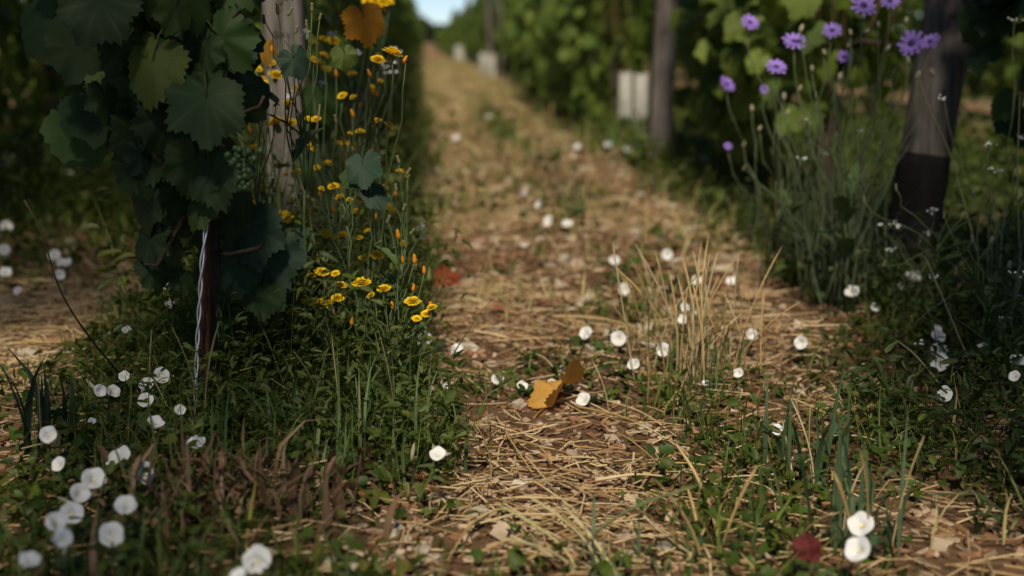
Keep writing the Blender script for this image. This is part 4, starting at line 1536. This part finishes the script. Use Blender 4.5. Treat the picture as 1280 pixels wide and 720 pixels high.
mauve('mauve flower half hidden in dark weeds behind the black foot', (1275, 470), 2.5, [(1277, 376, 17, 0)], [(1262, 330), (1240, 300)], 3)


# ---- small white cress-like flowers
FLORET = mesh_np('floret', *petal_rings(((5, .0003, .0042, 0, .0005, 0),), .0015), 'white_petal')


def white_sprig(label, bpx, Yd, tips, n=6, sc=1.0, group='thin sprigs of tiny white flowers'):
    b = at(bpx[0], bpx[1], Yd)
    b.z = gzf(b.x, b.y)
    root = thing('white_sprig', label, 'flower', b, group)
    b = Vector(root.location)
    mb = MB()
    fl = []
    for px, py in tips:
        p = at(px, py, Yd + random.uniform(-.06, .06))
        s0 = b + Vector((random.gauss(0, .02), random.gauss(0, .02), 0))
        mb.tube([q - b for q in curve_pts(s0, p, .4, 9, .006)], list(np.linspace(.0014, .0008, 9)), 5)
        for k in range(n):
            q = p + Vector((random.gauss(0, .008), random.gauss(0, .008), random.uniform(-.004, .008))) * sc * .8
            mb.tube([p - b - Vector((0, 0, .012)), q - b], .0005, 4)
            fl.append(q)
    link('stem', mb.mesh('stem', 'stem_grey'), root)
    for q in fl:
        link('floret', FLORET, root, aim((random.gauss(0, .4), -.5, .7), q - b, random.uniform(.5, .85) * sc))
    add_leaves(root, b, 4, .06, (.0, .05), LEAFC)


white_sprig('tall sprig of tiny white flowers against the dark vine by the leaning post', (1240, 400), 2.75, [(1268, 25), (1235, 182), (1180, 122), (1273, 172), (1245, 214)])
white_sprig('sprig of tiny white flowers rising in front of the black foot', (1150, 400), 2.8, [(1108, 280), (1122, 283), (1115, 312), (1168, 265), (1160, 292)])
white_sprig('sprig of tiny white flowers among the mauve daisy stems', (1040, 330), 3.1, [(1078, 39), (1072, 166), (1030, 192), (1068, 228), (1010, 152), (1000, 200)], n=4)
white_sprig('low sprig of tiny white flowers in dark weeds beyond the stacked bindweed', (1240, 480), 2.35, [(1255, 396), (1272, 343), (1228, 432), (1165, 345), (1150, 430)], n=4)
white_sprig('sprig of tiny white flowers near the orange vine leaf', (430, 440), 2.9, [(415, 43), (380, 42), (360, 41), (375, 112), (363, 124), (427, 112), (445, 65), (397, 107)], n=5, sc=1.2)
white_sprig('sprig of tiny white flowers low behind the yellow heads', (420, 430), 3.1, [(428, 318), (420, 312), (432, 305), (495, 63), (480, 82), (492, 90)], n=5, sc=1.2)


# ================================================================== GRASS TUFTS
STALK = []
for sd_ in range(5):                          # dry grass stalk with a ragged ear
    mb = MB()
    rr2 = random.Random(sd_)
    ka, kb = rr2.gauss(0, .0022), rr2.gauss(0, .0022)
    pts = [(ka * i * i, kb * i * i, i / 8) for i in range(9)]
    mb.tube(pts, [.006 * q for q in (1, 1, .95, .9, .9, .85, 1.2, 1.1, .3)], 5)
    V, T = mb.V[0], mb.T[0]
    STALK.append(mesh_np('stalk', V, T, 'stalk_object'))


def tuft(label, px, py, n, hr, cols, w=.0022, spread=.03, lean=.14, stalk=True, cat='grass', name='grass_tuft', group='grass tufts standing on the path', blades=0, bl=(.08, .2), bcols=None, bw=.005):
    b = ground(px, py)
    root = thing(name, label, cat, b, group)
    for k in range(n):
        hgt = random.uniform(*hr)
        dx, dy = random.gauss(0, spread), random.gauss(0, spread)
        m = Matrix.Translation((dx, dy, gzf(b.x + dx, b.y + dy) - b.z - .005)) @ Matrix.Rotation(random.gauss(0, lean), 4, 'X') @ Matrix.Rotation(random.gauss(0, lean), 4, 'Y') @ Matrix.Rotation(random.uniform(0, 6.28), 4, 'Z')
        ww = w / .012 * random.uniform(.8, 1.2)
        link('stalk', random.choice(STALK), root, m @ Matrix.Diagonal((ww, ww, hgt, 1)), colour=tuple(np.array(random.choice(cols)) * random.uniform(.8, 1.2)))
    for k in range(blades):
        hgt = random.uniform(*bl)
        dx, dy = random.gauss(0, spread), random.gauss(0, spread)
        m = Matrix.Translation((dx, dy, gzf(b.x + dx, b.y + dy) - b.z - .005)) @ Matrix.Rotation(random.uniform(0, 6.28), 4, 'Z') @ Matrix.Rotation(random.gauss(0, .15), 4, 'Y')
        link('blade', random.choice(BLADE_UP_OBJ), root, m @ Matrix.Diagonal((hgt, bw * random.uniform(.7, 1.3), hgt, 1)), colour=tuple(np.array(random.choice(bcols or GRASS_COLS)) * random.uniform(.8, 1.2)))
    return root


BLADE_UP_OBJ = [mesh_np('blade', V, T, 'stalk_object') for V, T in BLADES_UP + BLADES[2:4]]
DRY = [(.50, .37, .18), (.42, .29, .12), (.55, .43, .25), (.33, .23, .09)]
BLUEG = [(.055, .09, .038), (.07, .105, .042), (.045, .075, .032)]
tuft('tall dry straw coloured grass tuft in the middle of the path', 868, 478, 42, (.12, .27), DRY, w=.0027, spread=.04, blades=16, bl=(.10, .22), bcols=BLUEG)
tuft('dry reddish grass tuft beside the tallest dry tuft', 905, 470, 16, (.10, .22), [(.40, .24, .10), (.33, .18, .08), (.5, .36, .18)], w=.0013, spread=.04, blades=6)
tuft('short dry stubble with green blades behind the tall dry tuft', 812, 400, 9, (.08, .17), DRY, spread=.035, blades=14, bl=(.06, .15))
tuft('broad blue green grass blades in front of the brown bare litter', 1010, 610, 3, (.08, .14), DRY, spread=.03, blades=16, bl=(.11, .2), bcols=BLUEG, bw=.009)
tuft('broad green blades round the pair of large bindweed flowers', 1062, 690, 3, (.1, .16), DRY, spread=.035, blades=22, bl=(.08, .19), bcols=BLUEG, bw=.008)
tuft('cut green and yellow grass stubble standing in the foreground straw', 752, 716, 5, (.06, .14), [(.35, .32, .14), (.2, .24, .1), (.45, .38, .2)], w=.006, spread=.02, lean=.06, blades=6, bl=(.06, .13), bcols=[(.10, .15, .06), (.07, .11, .05)])
tuft('pale yellow stubble at the path edge before the broad blades', 940, 690, 6, (.06, .15), DRY, w=.0045, spread=.05, blades=14, bl=(.07, .15))
tuft('low green grass clump between the yellow leaf and the dry tuft', 845, 520, 4, (.06, .12), DRY, spread=.06, blades=34, bl=(.05, .13))
tuft('thin grass clump in front of the split grey post', 705, 262, 5, (.08, .2), DRY, spread=.05, blades=16, bl=(.1, .22), bcols=BLUEG, bw=.008)
tuft('thin dry stubble further along the middle of the path', 745, 330, 9, (.08, .17), DRY, spread=.08, blades=8, bl=(.06, .14))
tuft('dry stubble close to the white bindweed in the path middle', 690, 330, 8, (.06, .14), DRY, spread=.06, blades=6, bl=(.06, .1))
tuft('pale dry grass standing at the far bend of the path', 640, 170, 14, (.12, .26), DRY, w=.004, spread=.14, blades=0)
tuft('pale dry grass patch before the bushy vines', 700, 215, 14, (.10, .24), DRY, w=.0035, spread=.14, blades=0)
tuft('drooping grey green grass clump at the foot of the mauve daisies', 1045, 345, 4, (.15, .3), DRY, spread=.05, lean=.3, blades=60, bl=(.15, .34), bcols=[(.07, .09, .04), (.09, .11, .05), (.055, .075, .04)], bw=.007)
tuft('wispy grass clump with dry stems in the weeds under the yellow heads', 455, 560, 4, (.12, .2), [(.2, .19, .08), (.3, .25, .1)], w=.0014, spread=.07, lean=.3, blades=70, bl=(.07, .19), bcols=[(.08, .12, .035), (.11, .14, .045), (.06, .1, .03)], bw=.006)
tuft('bright grass clump between dead brown weeds and yellow heads', 400, 585, 3, (.12, .2), [(.25, .22, .09)], w=.0014, spread=.07, lean=.3, blades=34, bl=(.05, .15), bcols=[(.08, .12, .035), (.11, .14, .045), (.06, .1, .03)], bw=.0065)
tuft('leafy grass clump at the green edge of the path', 530, 560, 2, (.08, .12), DRY, spread=.06, blades=30, bl=(.05, .12))
tuft('grass clump growing round the foot of the rusty stake', 280, 560, 3, (.1, .2), [(.25, .22, .09)], spread=.05, lean=.2, blades=30, bl=(.05, .14), bw=.004)
dw1 = tuft('clump of dead brown curled weeds at the foot of the dark vine', 265, 655, 34, (.05, .15), [(.13, .08, .045), (.17, .105, .06), (.09, .055, .035)], w=.0022, spread=.06, lean=.7, name='dead_weeds', cat='weeds', blades=40, bl=(.05, .14), bcols=[(.17, .10, .055), (.23, .145, .085), (.12, .07, .04)], bw=.009, group='dead weeds')
dw2 = tuft('small dead brown weed clump under the bright grass', 355, 650, 14, (.04, .1), [(.10, .06, .035), (.14, .09, .05)], w=.0025, spread=.05, lean=.6, name='dead_weeds', cat='weeds', blades=24, bl=(.05, .12), bcols=[(.13, .075, .04), (.19, .13, .08), (.09, .05, .03)], bw=.014, group='dead weeds')
tuft('dark broad grass with drooping leaf in the shaded straw', 50, 570, 2, (.1, .14), [(.1, .1, .05)], spread=.02, blades=8, bl=(.1, .19), bcols=[(.03, .055, .03), (.04, .065, .03)], bw=.016)


for dw, n in ((dw1, 70), (dw2, 30)):
    add_leaves(dw, dw.location, n, .032, (.003, .07), [(.15, .085, .042), (.22, .135, .072), (.10, .058, .03)], spread=.055)


# single arched stems
def arched(name, label, cat, P, r, colour, group=None):
    b = Vector(P[0])
    root = thing(name, label, cat, b, group)
    mb = MB()
    n = 14
    pts = []
    for i in range(n):
        t = i / (n - 1) * (len(P) - 1)
        k = min(int(t), len(P) - 2)
        f = t - k
        p0, p1, p2, p3 = P[max(k - 1, 0)], P[k], P[k + 1], P[min(k + 2, len(P) - 1)]
        pts.append(.5 * (2 * p1 + (p2 - p0) * f + (2 * p0 - 5 * p1 + 4 * p2 - p3) * f * f + (3 * p1 - p0 - 3 * p2 + p3) * f ** 3) - b)
    mb.tube(pts, list(np.linspace(r, r * .5, n)), 6, c=colour)
    link('stalk', mb.mesh('stalk', 'dry'), root)
    return root


arched('arching_grass', 'thin dark grass stem leaning over the shaded straw', 'grass', [at(152, 470, 2.2), at(120, 432, 2.1), at(90, 390, 2.0), at(70, 350, 1.95), at(52, 290, 1.9), at(30, 250, 1.88)], .0017, (.10, .08, .05))
arched('arching_grass', 'long yellow grass stem arching across the weeds from the stake', 'grass', [at(276, 470, 2.1), at(320, 458, 2.08), at(372, 447, 2.08), at(430, 442, 2.1)], .0012, (.30, .24, .06))
arched('arching_grass', 'pale bare stem slanting through the dark weeds under the leaning post', 'grass', [at(1205, 520, 2.2), at(1150, 450, 2.3), at(1120, 425, 2.35)], .0015, (.3, .27, .16))
arched('arching_grass', 'pale bare stem rising in dark weeds beside the stacked bindweed', 'grass', [at(1240, 520, 2.3), at(1190, 400, 2.35), at(1165, 340, 2.4), at(1155, 320, 2.4)], .0015, (.28, .24, .14))
arched('arching_grass', 'tall pale stem curving up past the leaning post', 'grass', [at(1225, 330, 2.7), at(1190, 200, 2.7), at(1160, 130, 2.72), at(1148, 92, 2.75)], .0015, (.22, .22, .11))
arched('arching_grass', 'upright pale stem against the dark vine leaves by the post', 'grass', [at(1275, 330, 2.6), at(1272, 220, 2.6), at(1275, 120, 2.62)], .0016, (.2, .21, .11))
arched('arching_grass', 'brown bare stem rising between weathered post and yellow heads', 'grass', [at(420, 400, 2.3), at(392, 300, 2.32), at(388, 240, 2.33), at(400, 130, 2.35)], .0022, (.24, .17, .08))

# prominent straw stalks lying on the litter
SG = 'long straw stalks lying on the path'
SL = 'long dry straw stalk lying loose on the path litter'
for a, b in (((845, 555), (905, 640)), ((760, 520), (850, 560)), ((720, 508), (840, 552)), ((755, 500), (845, 545)), ((770, 540), (835, 590)), ((620, 520), (665, 590)), ((640, 550), (690, 580)),
             ((745, 600), (835, 596)), ((640, 622), (740, 632)), ((600, 690), (700, 660)), ((660, 700), (760, 668)), ((800, 610), (870, 560)), ((565, 455), (605, 490)), ((690, 395), (800, 410)),
             ((660, 440), (700, 470)), ((980, 500), (1040, 520)), ((930, 600), (970, 640)), ((1040, 545), (1120, 560)), ((610, 640), (560, 700)), ((860, 700), (890, 640)), ((800, 640), (860, 690)),
             ((40, 470), (110, 440)), ((60, 500), (20, 520)), ((90, 410), (150, 440)), ((10, 455), (70, 450)), ((850, 620), (880, 690)), ((700, 640), (770, 700)), ((580, 660), (650, 640))):
    p, q = ground(*a, .012), ground(*b, .014)
    m = (p + q) / 2 + Vector((random.gauss(0, .008), random.gauss(0, .008), .008))
    c = random.choice(DRY)
    arched('straw_stalk', SL, 'straw', [p, m, q], random.uniform(.0015, .0026), tuple(np.array(c) * 1.05), SG)
arched('straw_stalk', 'thick bent straw stalk standing over the foreground litter', 'straw', [ground(905, 700), at(890, 640, 1.75), at(868, 590, 1.78), at(845, 555, 1.8)], .0035, (.5, .36, .17), SG)
arched('straw_stalk', 'curled broken straw stalk at the foot of the thick bent one', 'straw', [ground(842, 720, .0), at(872, 680, 1.62), at(868, 640, 1.64), at(860, 612, 1.66)], .003, (.45, .30, .13), SG)


for lab, bx, Yd, tips in (('wiry pale weed sprawling in front of the black foot', (1190, 420), 2.6, [(1080, 250), (1120, 235), (1240, 250), (1262, 200), (1200, 180), (1150, 300), (1105, 330)]),
                         ('wiry pale weed tangled beneath the dark vine by the leaning post', (1250, 470), 2.4, [(1180, 270), (1215, 300), (1275, 250), (1230, 210), (1195, 340), (1140, 400)]),
                         ('wiry weed leaning between mauve daisies and the split post', (1000, 320), 3.3, [(930, 210), (965, 190), (1010, 180), (1040, 210), (985, 160), (950, 240)]),
                         ('wiry weed rising through the mauve daisies', (1060, 350), 2.95, [(1020, 120), (1060, 130), (1090, 110), (1100, 180), (1045, 170), (1080, 220), (1000, 150)])):
    seedhead_weed(lab, bx, Yd, tips, 8)

# ================================================================== STONES
def stone(label, px, py, wpx, group='pale limestone pebbles by the dead weeds'):
    p = ground(px, py)
    s = wpx / FPX * p.y
    V, T = ball(1, 9, 6)
    V = V.copy()
    g = np.random.default_rng(int(px * 7 + py))
    for _ in range(7):                        # flatten facets
        d = g.normal(0, 1, 3)
        d /= np.linalg.norm(d)
        h = g.uniform(.55, .85)
        k = V @ d
        V = V - np.outer(np.maximum(k - h, 0), d)
    V *= np.array([s * .5, s * .42 * g.uniform(.8, 1.1), s * .3])
    a = g.uniform(0, 6.28)
    Rz = np.array([[math.cos(a), -math.sin(a), 0], [math.sin(a), math.cos(a), 0], [0, 0, 1]])
    o = link('limestone_pebble', mesh_np('limestone_pebble', V @ Rz.T, T, 'limestone', smooth=False), loc=(p.x, p.y, p.z + s * .12))
    tag(o, label, 'stone', group)


STN = 'pale limestone pebble in the little heap beside the dead weeds'
for a in ((492, 672, 30), (498, 661, 22), (475, 667, 16), (488, 654, 14), (508, 676, 20), (413, 706, 30), (440, 710, 24), (530, 690, 26), (545, 700, 22), (464, 700, 12), (478, 652, 10), (520, 705, 16), (500, 700, 18)):
    stone(STN, *a)
STF = 'pale limestone lying in the path litter away from the heap'
for a in ((607, 602, 18), (830, 690, 34), (470, 258, 10), (700, 465, 22), (1035, 512, 22), (800, 245, 18), (840, 262, 24), (705, 327, 24), (795, 300, 16), (655, 268, 16), (620, 415, 18), (595, 210, 14), (860, 290, 20)):
    stone(STF, *a, group='pale stones on the path')


# ================================================================== FALLEN LEAVES
def fallen(label, px, py, wpx, colour, tiltx=.6, az=0, mesh=2, lift=.02, parts=()):
    p = ground(px, py, lift)
    s = wpx / FPX * p.y / 1.5
    m = Matrix.Translation(p) @ Matrix.Rotation(az, 4, 'Z') @ Matrix.Rotation(tiltx, 4, 'X') @ Matrix.Scale(s, 4)
    o = link('fallen_leaf', DRYLEAF[mesh], mtx=m, colour=colour)
    tag(o, label, 'leaf', 'coloured fallen vine leaves')
    return o


DRYLEAF = []
for i in range(4):
    V, T, W = grape_leaf(seed=60 + i)
    V = V.copy()
    if i == 0:
        k = V[:, 0] > 0
        V[k] = np.stack([V[k][:, 0] * .55, V[k][:, 1] * 1.1, V[k][:, 0] * .85], 1)
    V[:, 2] += (.1 if i == 0 else .55) * np.abs(V[:, 0]) ** 1.3 * (1 if i % 2 == 0 else -.6) + .12 * np.sin(V[:, 1] * 6 + i)
    DRYLEAF.append(mesh_np('fallen_leaf', V, T, 'dry_leaf', None, W))
fallen('folded yellow and orange fallen vine leaf lying on the path straw', 697, 494, 88, (.62, .33, .07), .45, -.75, 0, .022)
fallen('dull red fallen vine leaf in the green path edge', 560, 345, 36, (.30, .055, .02), .7, .4, 1, .035)
fallen('small brick red fallen leaf on the bare path litter', 626, 382, 20, (.34, .10, .05), .5, 1.0, 3)
fallen('dark red leaf standing among the broad foreground blades', 1010, 690, 40, (.13, .015, .015), 1.2, .2, 0, .05)
fallen('brown curled fallen leaf in the weeds below the yellow heads', 605, 570, 22, (.25, .13, .05), .4, 2.0, 2)
fallen('pale brown fallen leaf on the brown litter beside the dry tuft', 940, 365, 30, (.42, .28, .15), .4, .3, 1)

# ================================================================== FAR TREES
plant_mat('far_leaf', 'attr', trans=0.2, rough=.6, nscale=.8, noise=.3)


def far_tree(label, px, Yd, h, w, n, seed, group='trees far beyond the vineyard', cyp=False):
    p = at(px, 52, Yd)
    root = thing('distant_tree', label, 'tree', (p.x, Yd, 0), group)
    mb = MB()
    mb.tube([(0, 0, -.2), (.05, 0, h * .3), (0, .05, h * .6), (0, 0, h * .9)], [h * .03, h * .024, h * .014, h * .004], 7)
    g = np.random.default_rng(seed)
    for k in range(6):
        a = g.uniform(0, 6.28)
        z = h * g.uniform(.3, .6)
        mb.tube([(0, 0, z), (math.cos(a) * w * .3, math.sin(a) * w * .3, z + h * .15)], [h * .012, h * .004], 5)
    link('trunk', mb.mesh('trunk', 'bark'), root)
    t = g.random(n)
    z = h * (.12 + .88 * t)
    prof = np.sin(np.clip(t * .9 + .1, 0, 1) * math.pi) ** (.6 if not cyp else .5)
    a = g.uniform(0, 6.28, n)
    r = w * .5 * prof * np.sqrt(g.random(n)) * (.75 + .5 * vnoise(a * 2, t * 6, 1, seed % 8))
    P = np.stack([r * np.cos(a), r * np.sin(a), z], 1)
    s = g.uniform(.5, 1, n) * (.85 if not cyp else .6)
    rot = rots(g.uniform(0, 6.28, n), g.normal(0, .8, n), g.normal(0, .8, n))
    o = link('crown', scatter([(OVALS, P, rot, np.stack([s] * 3, 1), lerp_cols([(.03, .055, .02), (.045, .075, .025), (.025, .045, .02)], n, .3))], 'far_leaf', 'crown'), root)
    return root


far_tree('narrow dark cypress beyond the end of the path', 569, 300, 7.0, 1.6, 900, 1, cyp=True)
far_tree('broad dark tree beyond the end of the yellow flower row', 512, 290, 7.0, 7.0, 1800, 2)
far_tree('round dark tree just left of the end of the path', 530, 310, 5.4, 5.0, 1200, 3)
far_tree('low green tree behind the end of the path', 548, 320, 4.2, 5.5, 1200, 4)
far_tree('low green tree beyond the far guards', 592, 320, 4.6, 5.0, 1200, 5)
far_tree('tall tree above the far end of the bright vine row', 618, 300, 7.0, 6.0, 1600, 6)

print('objects', len(bpy.data.objects), 'tris', sum(len(m.polygons) for m in bpy.data.meshes))
